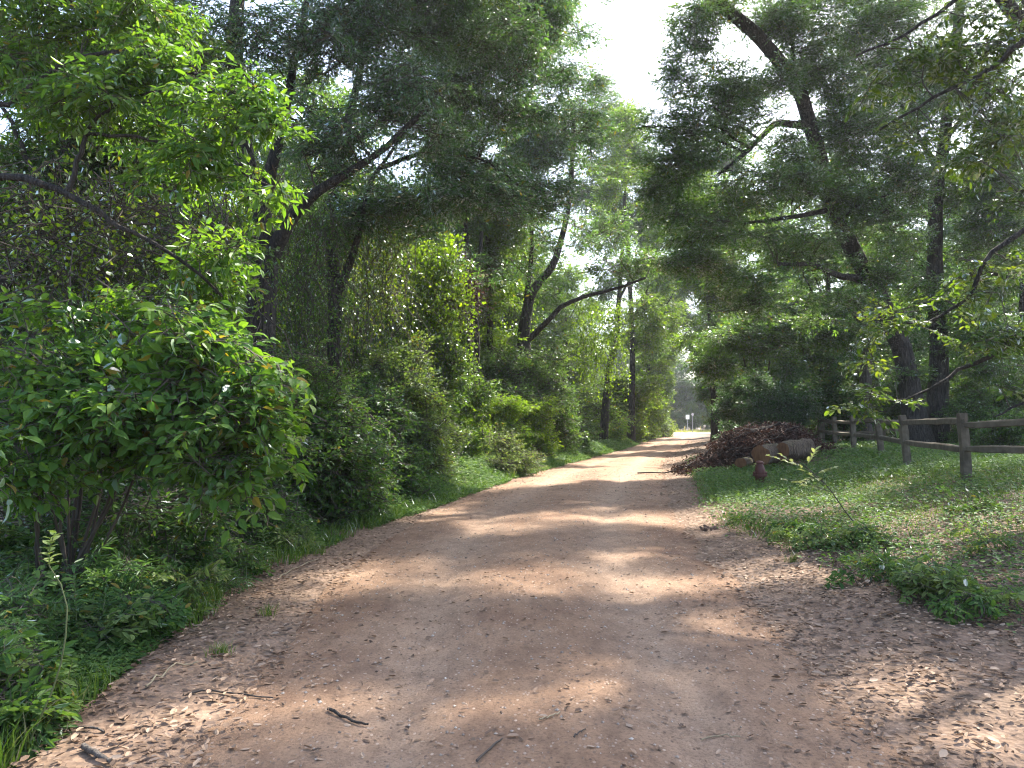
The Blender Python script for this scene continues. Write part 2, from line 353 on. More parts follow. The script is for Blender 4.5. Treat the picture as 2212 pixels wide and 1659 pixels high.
# ------------------------------------------------------------------ ground, road, paved road
us = np.unique(np.concatenate([np.arange(-5, 12, .16), np.arange(-14, -5, .5), np.arange(12, 30, .8), -np.geomspace(14, 320, 26), np.geomspace(30, 330, 26)]))
ys = np.unique(np.concatenate([np.arange(-6, 2, .8), np.arange(2, 22, .16), np.arange(22, 45, .35), np.arange(45, 112, .9), np.arange(112, 150, 3), np.geomspace(150, 700, 16), -np.geomspace(6, 120, 8)]))
def grid(mb, U, Y, X, Z, tint=None):
    n, k = X.shape; i = np.arange(n * k).reshape(n, k)
    F = np.stack([i[:-1, :-1], i[:-1, 1:], i[1:, 1:], i[1:, :-1]], -1).reshape(-1, 4)
    mb.add(np.stack([X, Y, Z], -1).reshape(-1, 3), F, .5 if tint is None else tint.ravel())
UU, YY = np.meshgrid(us, ys)
CX = (LE(YY) + RE(YY)) / 2; XX = CX + UU
HH = H(XX, YY)
wob = (fbm(XX * .9, YY * .9, 21) - .5) * 1.0
inside = np.minimum(XX - LE(YY), RE(YY) - XX) + wob * .5
ZZ = HH - .10 * smooth((inside + .15) / .5) * (YY < 118) + .0
mb = MB(); off_ = np.maximum(np.maximum(XX - RE(YY), LE(YY) - XX), 0); grid(mb, UU, YY, XX, ZZ, smooth(1.15 - off_ / 1.6 + (fbm(XX * 1.2, YY * 1.2, 23) - .5) * .9) * (YY < 112))

def soil_mat():
    m, nt, N, Lk, out = new_mat('forest_soil')
    g = N.new('ShaderNodeNewGeometry')
    n1 = N.new('ShaderNodeTexNoise'); n1.inputs['Scale'].default_value = 1.1; n1.inputs['Detail'].default_value = 5; Lk.new(g.outputs[0], n1.inputs[0])
    n2 = N.new('ShaderNodeTexVoronoi'); n2.inputs['Scale'].default_value = 26; Lk.new(g.outputs[0], n2.inputs[0])
    r1 = ramp(nt, [(.06, .042, .03), (.12, .08, .058), (.10, .085, .05)], [.35, .5, .7]); Lk.new(n1.outputs[0], r1.inputs[0])
    r2 = ramp(nt, [(.5, .5, .5), (1.5, 1.4, 1.35)], [.2, .9]); Lk.new(n2.outputs['Color'], r2.inputs[0])
    mu = N.new('ShaderNodeMix'); mu.data_type = 'RGBA'; mu.blend_type = 'MULTIPLY'; mu.inputs[0].default_value = 1
    Lk.new(r1.outputs[0], mu.inputs[6]); Lk.new(r2.outputs[0], mu.inputs[7])
    at_ = N.new('ShaderNodeAttribute'); at_.attribute_name = 'tint'      # bare dirt beside the road
    n3 = N.new('ShaderNodeTexNoise'); n3.inputs['Scale'].default_value = 9; n3.inputs['Detail'].default_value = 6; Lk.new(g.outputs[0], n3.inputs[0])
    r3 = ramp(nt, [(.125, .080, .053), (.19, .125, .084), (.245, .165, .115)], [.34, .5, .66]); Lk.new(n3.outputs[0], r3.inputs[0])
    mx = N.new('ShaderNodeMix'); mx.data_type = 'RGBA'; Lk.new(at_.outputs['Fac'], mx.inputs[0]); Lk.new(mu.outputs[2], mx.inputs[6]); Lk.new(r3.outputs[0], mx.inputs[7])
    b = N.new('ShaderNodeBsdfPrincipled'); b.inputs['Roughness'].default_value = .95; Lk.new(mx.outputs[2], b.inputs['Base Color'])
    bp = N.new('ShaderNodeBump'); bp.inputs['Strength'].default_value = .6; bp.inputs['Distance'].default_value = .03; Lk.new(n2.outputs['Distance'], bp.inputs['Height']); Lk.new(bp.outputs[0], b.inputs['Normal'])
    Lk.new(b.outputs[0], out.inputs[0]); return m
def road_mat():
    m, nt, N, Lk, out = new_mat('packed_dirt')
    g = N.new('ShaderNodeNewGeometry')
    def noise(s, d, stretch=None, rough=.6):
        n = N.new('ShaderNodeTexNoise'); n.inputs['Scale'].default_value = s; n.inputs['Detail'].default_value = d; n.inputs['Roughness'].default_value = rough
        if stretch:
            mp = N.new('ShaderNodeMapping'); mp.inputs[3].default_value = stretch; Lk.new(g.outputs[0], mp.inputs[0]); Lk.new(mp.outputs[0], n.inputs[0])
        else: Lk.new(g.outputs[0], n.inputs[0])
        return n
    big = noise(.7, 4); fine = noise(55, 6, None, .75); mid = noise(7, 6, (1, .55, 1), .7)
    r1 = ramp(nt, [(.185, .100, .058), (.268, .164, .100), (.305, .200, .130)], [.32, .5, .68]); Lk.new(big.outputs[0], r1.inputs[0])
    at_ = N.new('ShaderNodeAttribute'); at_.attribute_name = 'tint'      # 1 in the wheel tracks
    mx = N.new('ShaderNodeMix'); mx.data_type = 'RGBA'; Lk.new(at_.outputs['Fac'], mx.inputs[0]); Lk.new(r1.outputs[0], mx.inputs[6]); mx.inputs[7].default_value = (.325, .226, .155, 1)
    r2 = ramp(nt, [(.55, .52, .5), (1, 1, 1), (1.12, 1.1, 1.08)], [.34, .5, .68]); Lk.new(fine.outputs[0], r2.inputs[0])
    r3 = ramp(nt, [(.66, .63, .62), (1, 1, 1)], [.38, .58]); Lk.new(mid.outputs[0], r3.inputs[0])
    m1 = N.new('ShaderNodeMix'); m1.data_type = 'RGBA'; m1.blend_type = 'MULTIPLY'; m1.inputs[0].default_value = 1; Lk.new(mx.outputs[2], m1.inputs[6]); Lk.new(r2.outputs[0], m1.inputs[7])
    m2 = N.new('ShaderNodeMix'); m2.data_type = 'RGBA'; m2.blend_type = 'MULTIPLY'; m2.inputs[0].default_value = .8; Lk.new(m1.outputs[2], m2.inputs[6]); Lk.new(r3.outputs[0], m2.inputs[7])
    # leaf crumbs trodden into the surface
    vo = N.new('ShaderNodeTexVoronoi'); vo.inputs['Scale'].default_value = 42; vo.inputs['Randomness'].default_value = 1; mp = N.new('ShaderNodeMapping'); mp.inputs[3].default_value = (1, .6, 1); mp.inputs[2].default_value = (0, 0, .5)
    Lk.new(g.outputs[0], mp.inputs[0]); Lk.new(mp.outputs[0], vo.inputs[0])
    sp = N.new('ShaderNodeSeparateColor'); Lk.new(vo.outputs['Color'], sp.inputs[0])
    th = ramp(nt, [(0, 0, 0), (1, 1, 1)], [.66, .68]); Lk.new(sp.outputs[0], th.inputs[0])
    dd = ramp(nt, [(1, 1, 1), (0, 0, 0)], [.28, .38]); Lk.new(vo.outputs['Distance'], dd.inputs[0])
    mm = N.new('ShaderNodeMath'); mm.operation = 'MULTIPLY'; Lk.new(th.outputs[0], mm.inputs[0]); Lk.new(dd.outputs[0], mm.inputs[1])
    cr = ramp(nt, [(.11, .07, .05), (.24, .16, .11), (.42, .32, .25)], [0, .5, 1]); Lk.new(sp.outputs[1], cr.inputs[0])
    m3 = N.new('ShaderNodeMix'); m3.data_type = 'RGBA'; Lk.new(mm.outputs[0], m3.inputs[0]); Lk.new(m2.outputs[2], m3.inputs[6]); Lk.new(cr.outputs[0], m3.inputs[7])
    b = N.new('ShaderNodeBsdfPrincipled'); b.inputs['Roughness'].default_value = .95; Lk.new(m3.outputs[2], b.inputs['Base Color'])
    ad = N.new('ShaderNodeMath'); ad.operation = 'ADD'; Lk.new(fine.outputs[0], ad.inputs[0]); Lk.new(mid.outputs[0], ad.inputs[1])
    bp = N.new('ShaderNodeBump'); bp.inputs['Strength'].default_value = .8; bp.inputs['Distance'].default_value = .025; Lk.new(ad.outputs[0], bp.inputs['Height']); Lk.new(bp.outputs[0], b.inputs['Normal'])
    Lk.new(b.outputs[0], out.inputs[0]); return m
M_SOIL = soil_mat(); M_ROAD = road_mat()
g = mb.build('ground', M_SOIL, smooth_shade=True); tag(g, None, kind='structure')
ur = np.arange(-4.2, 4.21, .14); yr = ys[(ys > -30) & (ys < 114)]
UU, YY = np.meshgrid(ur, yr); w = (RE(YY) - LE(YY)) / 2 + .75
XX = (LE(YY) + RE(YY)) / 2 + UU / 4.2 * w
t = (XX - (LE(YY) + RE(YY)) / 2) / ((RE(YY) - LE(YY)) / 2)
track = np.exp(-((np.abs(t) - .48) / .2) ** 2) * (.55 + .7 * fbm(XX * .5, YY * .3, 31)); edge = smooth((np.abs(t) - 1) / .3)
mb = MB(); grid(mb, UU, YY, XX, H(XX, YY) - .05 * edge, np.clip(track, 0, 1))
tag(mb.build('dirt_road', M_ROAD, smooth_shade=True), None, kind='structure')
# the paved road that crosses at the far end, its verge
mb = MB(); xs_ = np.linspace(-90, 160, 60); yv = np.array([113.5, 116, 119, 121.5]); UU, YY = np.meshgrid(xs_, yv); grid(mb, UU, YY + .03 * (UU - 25), UU, np.full_like(UU, .09))
M_PAVE = plain_mat('pale_pavement', [(.42, .41, .39), (.52, .51, .48)], 3, .85, .1)
tag(mb.build('paved_road', M_PAVE), None, kind='structure')
mb = MB(); yv = np.array([121.5, 124, 127, 130]); UU, YY = np.meshgrid(xs_, yv); grid(mb, UU, YY + .03 * (UU - 25), UU, .06 + .25 * smooth((YY - 121.5) / 6))
M_VERGE = plain_mat('dry_grass_verge', [(.30, .27, .12), (.38, .36, .15), (.25, .28, .09)], 2.5, .95, .4)
tag(mb.build('grass_verge', M_VERGE), None, kind='structure')

# ------------------------------------------------------------------ growing trees and shrubs
def limb(mb, pts, r0, r1, n=16, sides=9, flare=0.0, rg=rng, wob=.0):
    P = resample(pts, n); t = np.linspace(0, 1, n)
    if wob: P[1:-1] += (rg.random((n - 2, 3)) - .5) * wob
    rr = r0 + (r1 - r0) * t ** .8
    if flare: rr = rr * (1 + flare * np.exp(-t * n / 1.1))
    rr = rr * (1 + .07 * (rg.random(n) - .5))
    V = tubes(mb, P, rr, sides)
    return P, rr
def lobe(px, py, Y, rx, ry, rd=None):
    c = at(px, py, Y); a = rx * Y / F_PX; b = ry * Y / F_PX
    return (c, np.array([a, rd if rd else max(a, b) * .8, b]))
def bough(rg, L, W, tpl, sides=8, per=7, up=.7, droop=.15, spread=.9, bare=0.0):
    """one leafy bough of unit length along +X: curved axis, side twigs, leaves; L, W relative to the bough"""
    mb = MB(); t = np.linspace(0, 1, 5); ax = np.stack([t, .06 * np.sin(t * 3 + rg.random() * 6), -.18 * droop * 4 * t ** 2 * .5], -1)
    tubes(mb, ax, np.linspace(.011, .003, 5), 3, mat=1)
    def on_axis(f): return np.array([np.interp(f, t, ax[:, i]) for i in range(3)])
    P, D, NN = [], [], []
    for k in range(sides):
        f = .12 + .83 * (k + rg.random() * .6) / sides; o = on_axis(f); sd = 1 if k % 2 else -1; a = sd * (.75 + .35 * rg.random())
        d = np.array([math.cos(a), math.sin(a), rg.normal() * .28 - droop * .4]); ln = (.52 - .3 * f) * (.75 + .5 * rg.random())
        Q = np.stack([o, o + d * ln * .55 + [0, 0, .02], o + d * ln + [0, 0, -.05 * ln]]); tubes(mb, Q, np.array([.006, .0045, .002]), 3, mat=1)
        lat = np.array([-d[1], d[0], 0])
        for j in range(per):
            g = .2 + .8 * (j + .5) / per; s2 = 1 if j % 2 else -1
            P.append(o + d * ln * g + rg.normal(size=3) * .012); D.append(d * .7 + lat * s2 * spread * (1 - .6 * (j == per - 1)) + rg.normal(size=3) * .3 + np.array([0, 0, -droop])); NN.append(np.array([0, 0, up]) + rg.normal(size=3) * .42)
    for j in range(6):
        f = .3 + .7 * j / 5; s2 = 1 if j % 2 else -1; P.append(on_axis(f)); D.append(np.array([.7, s2 * spread * .8, -droop * .5]) + rg.normal(size=3) * .25); NN.append(np.array([0, 0, up]) + rg.normal(size=3) * .4)
    P, D, NN = map(np.array, (P, D, NN)); m = rg.random(len(P)) >= bare; P, D, NN = P[m], D[m], NN[m]
    sc = .5 + .8 * rg.random(len(P)); ti = np.clip(.5 + (rg.random(len(P)) - .5) * .6, 0, 1); ti[rg.random(len(P)) < .018] = 3.; scatter(mb, tpl, P, D, nrm(NN), L * sc, W * sc * (.8 + .4 * rg.random(len(P))), ti)
    return mb
def make_bough_nodes():
    """points of the mesh carry boughs; the bough shapes are stored in the same mesh (attribute src = 1..3)"""
    ng = bpy.data.node_groups.new('boughs', 'GeometryNodeTree')
    ng.interface.new_socket('Geometry', in_out='INPUT', socket_type='NodeSocketGeometry'); ng.interface.new_socket('Geometry', in_out='OUTPUT', socket_type='NodeSocketGeometry')
    N, K = ng.nodes, ng.links; gi = N.new('NodeGroupInput'); go = N.new('NodeGroupOutput')
    def attr(nm, ty):
        n = N.new('GeometryNodeInputNamedAttribute'); n.data_type = ty; n.inputs[0].default_value = nm; return n.outputs[0]
    def cmp(sock, v):
        c = N.new('FunctionNodeCompare'); c.data_type = 'FLOAT'; c.operation = 'EQUAL'; K.new(sock, c.inputs[0]); c.inputs[1].default_value = v; c.inputs[12].default_value = .1; return c.outputs[0]
    src = attr('src', 'FLOAT'); sep = N.new('GeometryNodeSeparateGeometry'); K.new(gi.outputs[0], sep.inputs[0]); K.new(cmp(src, 0), sep.inputs[1])
    rot = N.new('FunctionNodeEulerToRotation'); K.new(attr('rot', 'FLOAT_VECTOR'), rot.inputs[0]); scl = attr('scl', 'FLOAT'); var = attr('var', 'FLOAT')
    jn = N.new('GeometryNodeJoinGeometry')
    for v in (1, 2, 3):
        sg = N.new('GeometryNodeSeparateGeometry'); K.new(sep.outputs[1], sg.inputs[0]); K.new(cmp(src, v), sg.inputs[1])
        ip = N.new('GeometryNodeInstanceOnPoints'); K.new(sep.outputs[0], ip.inputs['Points']); K.new(cmp(var, v), ip.inputs['Selection']); K.new(sg.outputs[0], ip.inputs['Instance'])
        K.new(rot.outputs[0], ip.inputs['Rotation']); K.new(scl, ip.inputs['Scale']); K.new(ip.outputs[0], jn.inputs[0])
    K.new(jn.outputs[0], go.inputs[0]); return ng
BOUGHS = make_bough_nodes()
def bough_object(name, mats, parent, pos, dirs, ups, scl, tint, rg, variants):
    V, T, Q, TI, SRC, MT, MQ = [], [], [], [], [], [], []; n0 = 0
    for k, mb in enumerate(variants):
        v = np.concatenate(mb.V); V.append(v); TI.append(np.concatenate(mb.tint)); SRC.append(np.full(len(v), k + 1.))
        T += [f + n0 for f in mb.T]; Q += [f + n0 for f in mb.Q]; MT += mb.mt; MQ += mb.mq; n0 += len(v)
    base = parent_loc(parent); n = len(pos)
    x = nrm(dirs); z = nrm(ups - (ups * x).sum(-1, keepdims=True) * x); y = np.cross(z, x)
    # XYZ Euler angles of the frame x, y, z
    ey = -np.arcsin(np.clip(x[:, 2], -1, 1)); ez = np.arctan2(x[:, 1], x[:, 0]); ex = np.arctan2(y[:, 2], z[:, 2])
    mm = MB(); mm.V = V + [pos - base]; mm.T = T; mm.Q = Q; mm.mt = MT; mm.mq = MQ; mm.tint = TI + [np.zeros(n)]; mm.n = n0 + n
    me = mm.mesh(name, mats)
    def put(nm, ty, arr, key='value'):
        a = me.attributes.new(nm, ty, 'POINT'); a.data.foreach_set(key, np.asarray(arr, np.float32).ravel())
    z0 = np.zeros(n0)
    put('src', 'FLOAT', np.concatenate(SRC + [np.zeros(n)])); put('scl', 'FLOAT', np.concatenate([z0, scl])); put('itint', 'FLOAT', np.concatenate([z0, tint]))
    put('var', 'FLOAT', np.concatenate([z0, 1. + rg.integers(0, len(variants), n)])); put('rot', 'FLOAT_VECTOR', np.concatenate([np.zeros((n0, 3)), np.stack([ex, ey, ez], -1)]), 'vector')
    o = bpy.data.objects.new(name, me); COL.objects.link(o); o.parent = parent; o['kind'] = 'stuff'
    md = o.modifiers.new('boughs', 'NODES'); md.node_group = BOUGHS; return o
def foliage(root, leaf_m, rg, limbs, lobes, n, L=.1, W=.042, per=14, twig=.5, up=.6, droop=.25, tpl=T2, carve=1.0, gaps=True, shell=.25, per_cluster=9, tr=.012, lobed_tint=.34, tint0=.45, keep=None, spread=.9, bare=0.0, names=('crown', 'branches'), density=.42, size=None, clumps=6):
    """boughs through the lobes, each joined to the nearest limb by a branch"""
    n = n * density; big = lobes; lobes = []
    for c, r in big:                                            # each lobe breaks up into clumps
        for _ in range(clumps):
            v = nrm(rg.normal(size=(1, 3)))[0]; f = rg.uniform(.42, .66) * (6 / clumps) ** .33 if clumps > 2 else .8; lobes.append((c + v * r * rg.uniform(.35, .85), r * np.array([f, f, f * .8])))
    vol = np.array([np.prod(r) ** (2 / 3) for _, r in lobes]); cnt = np.maximum(0, (n * vol / vol.sum()) + rg.random(len(vol))).astype(int)
    S, LI = [], []
    for i, ((c, r), k) in enumerate(zip(lobes, cnt)):
        v = nrm(rg.normal(size=(k, 3))); rad = (shell + (1 - shell) * rg.random(k)) ** .6
        S.append(c + v * rad[:, None] * r); LI.append(np.full(k, i))
    S = np.concatenate(S); LI = np.concatenate(LI)
    ok = S[:, 2] > H(S[:, 0], S[:, 1]) + .05
    if carve: ok &= sun_keep(S, rg, carve, .5 * (size or twig * 1.7))
    if gaps: ok &= sky_keep(S, rg)
    if keep is not None: ok = ok & keep(S)
    S = S[ok]; LI = LI[ok]; K = len(S)
    if K < 2: return np.zeros((0, 3))
    size = size or twig * 1.7
    s = size * (.7 + .6 * rg.random(K))
    ctr = np.array([c for c, _ in lobes])[LI]
    dirn = nrm(nrm(S - ctr + 1e-3) * np.array([1, 1, .6]) + rg.normal(size=S.shape) * np.array([.5, .5, .3]) + np.array([0, 0, .12 - droop]))
    B0 = S - dirn * s[:, None] * .5
    Q = np.concatenate([p for p, _ in limbs]); QR = np.concatenate([r for _, r in limbs])
    mbb = MB(); M = max(2, K // 14); order = rg.choice(B0[:, 0].size, M, replace=False)
    order = order[np.argsort(((B0[order][:, None] - Q[None, ::3]) ** 2).sum(-1).min(1))]
    for m0 in range(0, M, max(1, M // 6)):                       # boughs gather on branches, branches on limbs
        nd = B0[order[m0:m0 + max(1, M // 6)]]
        dq = ((nd[:, None] - Q[None]) ** 2).sum(-1) + .6 * np.maximum(0, Q[None, :, 2] - nd[:, None, 2]) ** 2; jj = dq.argmin(1); A = Q[jj]; dist = np.linalg.norm(nd - A, axis=1)
        tt = np.linspace(0, 1, 7)[None, :, None]; c1 = (A + nd) / 2 + np.array([0, 0, .16]) * dist[:, None] + rg.normal(size=A.shape) * .1 * dist[:, None]
        BB = A[:, None] * (1 - tt) ** 2 + 2 * c1[:, None] * tt * (1 - tt) + nd[:, None] * tt ** 2; BB[:, 1:-1] += rg.normal(size=(len(nd), 5, 3)) * .025 * dist[:, None, None]
        rb = np.minimum(QR[jj] * .75, tr * (1.2 + .75 * dist))[:, None] * (1 - .6 * tt[..., 0]); tubes(mbb, BB, rb, 5)
        Q = np.concatenate([Q, BB[:, 2:].reshape(-1, 3)]); QR = np.concatenate([QR, rb[:, 2:].reshape(-1)])
    j = np.zeros(K, int)
    for s0 in range(0, K, 3000):
        b = B0[s0:s0 + 3000]; dq = ((b[:, None] - Q[None]) ** 2).sum(-1) + .5 * np.maximum(0, Q[None, :, 2] - b[:, None, 2]) ** 2; j[s0:s0 + 3000] = dq.argmin(1)
    A = Q[j]; tt = np.linspace(0, 1, 4)[None, :, None]; dist = np.linalg.norm(B0 - A, axis=1)
    c1 = A + (B0 - A) * .4 + np.array([0, 0, .15]) * dist[:, None]; c2 = B0 - dirn * np.minimum(.4, .3 * dist)[:, None]
    BR = A[:, None] * (1 - tt) ** 3 + 3 * c1[:, None] * tt * (1 - tt) ** 2 + 3 * c2[:, None] * tt ** 2 * (1 - tt) + B0[:, None] * tt ** 3
    BR[:, 1:-1] += rg.normal(size=(K, 2, 3)) * .022 * dist[:, None, None]
    rb = np.minimum(QR[j] * .6, tr * (.75 + .4 * dist))[:, None] * (1 - .7 * tt[..., 0])
    tubes(mbb, BR, np.maximum(rb, .0025), 3); mbb.build(names[1], M_TWIG, root, kind='stuff')
    ct = rg.random(K); lt = rg.random(len(lobes))[LI]
    ti = (tint0 - .5) + (ct - .5) * lobed_tint + (lt - .5) * .2
    var = [bough(rg, L / size, W / size, tpl, 8, max(3, per // 2), up, droop, spread, bare) for _ in range(3)]
    ups = np.array([0, 0, 1.]) + rg.normal(size=S.shape) * .35
    bough_object(names[0], [leaf_m, M_TWIG], root, B0, dirn, ups, s, ti, rg, var)
    return S
def vines(mbl, mbb, rg, path, rr, n, L=.07, W=.055, out=.18, tpl=T2, tint0=.55):
    """leaves of a climber wrapped round a stem"""
    P = path; i = rg.integers(0, len(P) - 1, n); f = rg.random(n)[:, None]
    c = P[i] * (1 - f) + P[i + 1] * f; a = rg.random(n) * 6.283
    o = np.stack([np.cos(a), np.sin(a), np.zeros(n)], -1); rad = rr[i] + out * rg.random(n) ** 1.5
    pos = c + o * rad[:, None] + rg.normal(size=c.shape) * .03
    scatter(mbl, tpl, pos, nrm(o * .4 + rg.normal(size=pos.shape) * .4 + np.array([0, 0, -.7])), nrm(o + rg.normal(size=pos.shape) * .35 + np.array([0, 0, .4])),
            L * (.6 + .7 * rg.random(n)), W * (.6 + .7 * rg.random(n)), np.clip(tint0 + (rg.random(n) - .5) * .7, 0, 1))
def strands(mbl, mbb, rg, tops, bottoms, L=.06, W=.05, per=26, r=.006, sag=.16, tint0=.5, leafy=1.0):
    """hanging climber strands from tops to bottoms"""
    n = len(tops); t = np.linspace(0, 1, 8)[None, :, None]
    P = tops[:, None] * (1 - t) + bottoms[:, None] * t
    P[:, 1:-1] += rg.normal(size=(n, 6, 3)) * sag * np.array([1, 1, .2])
    tubes(mbb, P, r, 3)
    k = int(per * leafy)
    if k:
        i = np.minimum(6, (7 * rg.random((n, k)) ** rg.uniform(.5, 1.8, (n, 1))).astype(int)); f = rg.random((n, k, 1)); ii = np.arange(n)[:, None]
        c = P[ii, i] * (1 - f) + P[ii, i + 1] * f + rg.normal(size=(n, k, 3)) * (.05 + .16 * rg.random((n, 1, 1)) ** 2)
        c = c.reshape(-1, 3)
        scatter(mbl, T2, c, nrm(rg.normal(size=c.shape) * .6 + np.array([0, 0, -.6])), nrm(rg.normal(size=c.shape) + np.array([0, -.4, .5])), L * (.6 + .7 * rg.random(len(c))), W * (.6 + .7 * rg.random(len(c))), np.clip(tint0 + (rg.random(len(c)) - .5) * .8, 0, 1))
def tree(name, label, trunk, r0, r1, limbs, lobes, n, leaf=M_OAK, bark=M_BARK, group=None, cat='tree', flare=.5, seed=0, nv=0, vine_mat=None, **kw):
    rg = np.random.default_rng(100 + seed)
    base = np.array(trunk[0], float); base[2] = H(base[0], base[1]) - .15; trunk = [base] + [np.array(p, float) for p in trunk[1:]]
    root = thing(name, base, label, cat, group)
    LB = []
    mb = MB(); P, rr = limb(mb, trunk, r0, r1, 22, 13, flare, rg, .03); mb.build('trunk', bark, root, True); LB.append((P, rr))
    tp = (P, rr)
    for l in limbs:
        pts, a, b = l; mb = MB(); LB.append(limb(mb, pts, a, b, 14, 8, .2, rg, .05)); mb.build('limb', bark, root, True)
    foliage(root, leaf, rg, [(p[len(p) // 3:], q[len(p) // 3:]) if i == 0 else (p, q) for i, (p, q) in enumerate(LB)], lobes, n, **kw)
    if nv:
        mv = MB(); vines(mv, None, rg, tp[0][:16], tp[1][:16], nv); mv.build('climbing_vine', vine_mat or M_SHR, root, kind='stuff')
    return root
def on(px, py, Y):
    p = at(px, py, Y); return p

# --- left woods, the trees one can tell apart
tree('oak_tree', 'massive dark forked oak trunk rising behind the broad leaved shrub on the left', [on(556, 900, 15), on(560, 700, 15), on(572, 560, 15), on(560, 470, 15.1), on(524, 330, 15.4), on(508, 160, 15.8), on(512, 0, 16), on(520, -180, 16)], .36, .13,
     [([on(585, 560, 15), on(612, 505, 14.8), on(648, 450, 14.6), on(702, 402, 14.5), on(765, 366, 14.5), on(830, 320, 14.6), on(930, 230, 15)], .17, .05),
      ([on(548, 520, 15), on(600, 300, 15.4), on(640, 120, 15.8), on(680, -80, 16)], .16, .06),
      ([on(524, 330, 15.4), on(420, 200, 15), on(330, 60, 14.6)], .09, .03),
      ([on(640, 120, 15.8), on(800, -60, 16.5), on(1000, -220, 18)], .10, .04)],
     [lobe(470, 60, 15, 200, 130), lobe(700, 90, 15.5, 220, 160), lobe(860, 230, 15, 160, 110), lobe(720, 300, 14.6, 130, 90), lobe(420, 230, 15.5, 140, 120), lobe(880, 30, 16.5, 180, 120),
      lobe(1090, 90, 17.5, 150, 110), lobe(600, -160, 16, 300, 150, 3), lobe(950, -180, 17, 240, 130, 3)],
     5000, M_OAKB, group='oaks of the left woods', seed=1, clumps=9, L=.10, W=.036, per=15, twig=.5, nv=500, up=.45)
tree('oak_tree', 'slender oak with leafy climber on its trunk, right of the massive forked oak', [on(722, 930, 20), on(722, 760, 20), on(722, 620, 20), on(716, 470, 20), on(735, 330, 20.3), on(770, 190, 20.5), on(800, 40, 21)], .24, .08,
     [([on(726, 640, 20), on(768, 535, 19.8), on(782, 470, 19.7), on(795, 412, 19.6), on(820, 362, 19.6), on(880, 280, 20)], .11, .04),
      ([on(735, 330, 20.3), on(860, 230, 20.5), on(1000, 140, 21), on(1120, 70, 21.5)], .10, .03),
      ([on(820, 362, 19.6), on(930, 330, 19.5), on(1050, 350, 19.5), on(1120, 400, 19.5)], .07, .025)],
     [lobe(950, 220, 20.5, 190, 140), lobe(1080, 140, 21.5, 170, 150), lobe(1000, 390, 19.6, 170, 90), lobe(850, 450, 19.8, 110, 80), lobe(1130, 420, 20, 120, 100), lobe(1180, 230, 21.5, 120, 130), lobe(740, 480, 20, 90, 70), lobe(980, 20, 21, 220, 110), lobe(1090, 540, 20.5, 110, 60), lobe(1150, 30, 22, 150, 110)],
     4900, M_OAKB, group='oaks of the left woods', seed=2, clumps=9, L=.115, W=.042, per=15, twig=.55, nv=2200, up=.45)
tree('oak_tree', 'pair of straight thin stems left of the dark vine mound', [on(1016, 940, 30), on(1016, 745, 30), on(1012, 600, 30), on(1004, 470, 30), on(1000, 330, 30)], .16, .09,
     [([on(1030, 900, 30), on(1030, 745, 30), on(1030, 640, 30), on(1040, 500, 30)], .14, .08)],
     [lobe(1000, 420, 30, 130, 100), lobe(1050, 320, 30, 130, 90), lobe(960, 560, 29, 80, 70)], 1100, M_OAKB, group='oaks of the left woods', seed=3, L=.14, W=.055, per=14, twig=.7, nv=300)
tree('oak_tree', 'thin lone trunk standing between paired stems and the leaning twin oak', [on(1060, 900, 34), on(1058, 700, 34), on(1055, 580, 34), on(1050, 400, 34)], .18, .09,
     [([on(1056, 600, 34), on(1075, 520, 34), on(1100, 450, 34)], .08, .03)], [lobe(1090, 430, 34, 110, 100), lobe(1060, 560, 34, 70, 50)], 700, M_OAK, group='oaks of the left woods', seed=4, L=.14, W=.055, per=14, twig=.7)
tree('oak_tree', 'leaning twin oak throwing one long low limb out towards the road', [on(1132, 930, 34), on(1131, 750, 34), on(1136, 690, 34), on(1146, 640, 34), on(1168, 605, 34), on(1200, 560, 34), on(1230, 430, 34), on(1240, 250, 34)], .36, .10,
     [([on(1133, 740, 34), on(1172, 705, 33.5), on(1216, 660, 33), on(1276, 637, 32.5), on(1330, 624, 32), on(1395, 600, 31.5)], .16, .05),
      ([on(1134, 720, 34), on(1138, 640, 34), on(1148, 560, 34.3), on(1150, 420, 34.6)], .18, .08)],
     [lobe(1210, 480, 33, 110, 70), lobe(1230, 300, 34, 120, 130), lobe(1290, 420, 34, 90, 100), lobe(1330, 575, 32.5, 90, 45), lobe(1150, 330, 34, 110, 100), lobe(1230, 120, 34, 110, 110), lobe(1260, 540, 33, 80, 40), lobe(1180, 20, 34, 130, 80), lobe(1300, 40, 34, 70, 110), lobe(1330, 190, 34, 60, 60)],
     4800, M_OAK, group='oaks of the left woods', seed=5, carve=.95, L=.14, W=.055, per=14, twig=.65, nv=600)
tree('oak_tree', 'leaning vine covered trunk nearest the road on the left, beyond the long low limb', [on(1300, 900, 48), on(1316, 796, 48), on(1331, 740, 48), on(1337, 645, 48), on(1345, 540, 48), on(1350, 420, 48)], .26, .10,
     [([on(1337, 645, 48), on(1370, 590, 48), on(1400, 540, 47)], .1, .04)],
     [lobe(1350, 430, 48, 90, 110), lobe(1390, 560, 47, 60, 60), lobe(1300, 520, 48, 60, 60), lobe(1330, 300, 48, 80, 90), lobe(1400, 690, 49, 45, 60)], 2100, M_YEL, group='oaks of the left woods', seed=6, L=.17, W=.075, per=13, twig=.8, nv=1600, vine_mat=M_YEL)
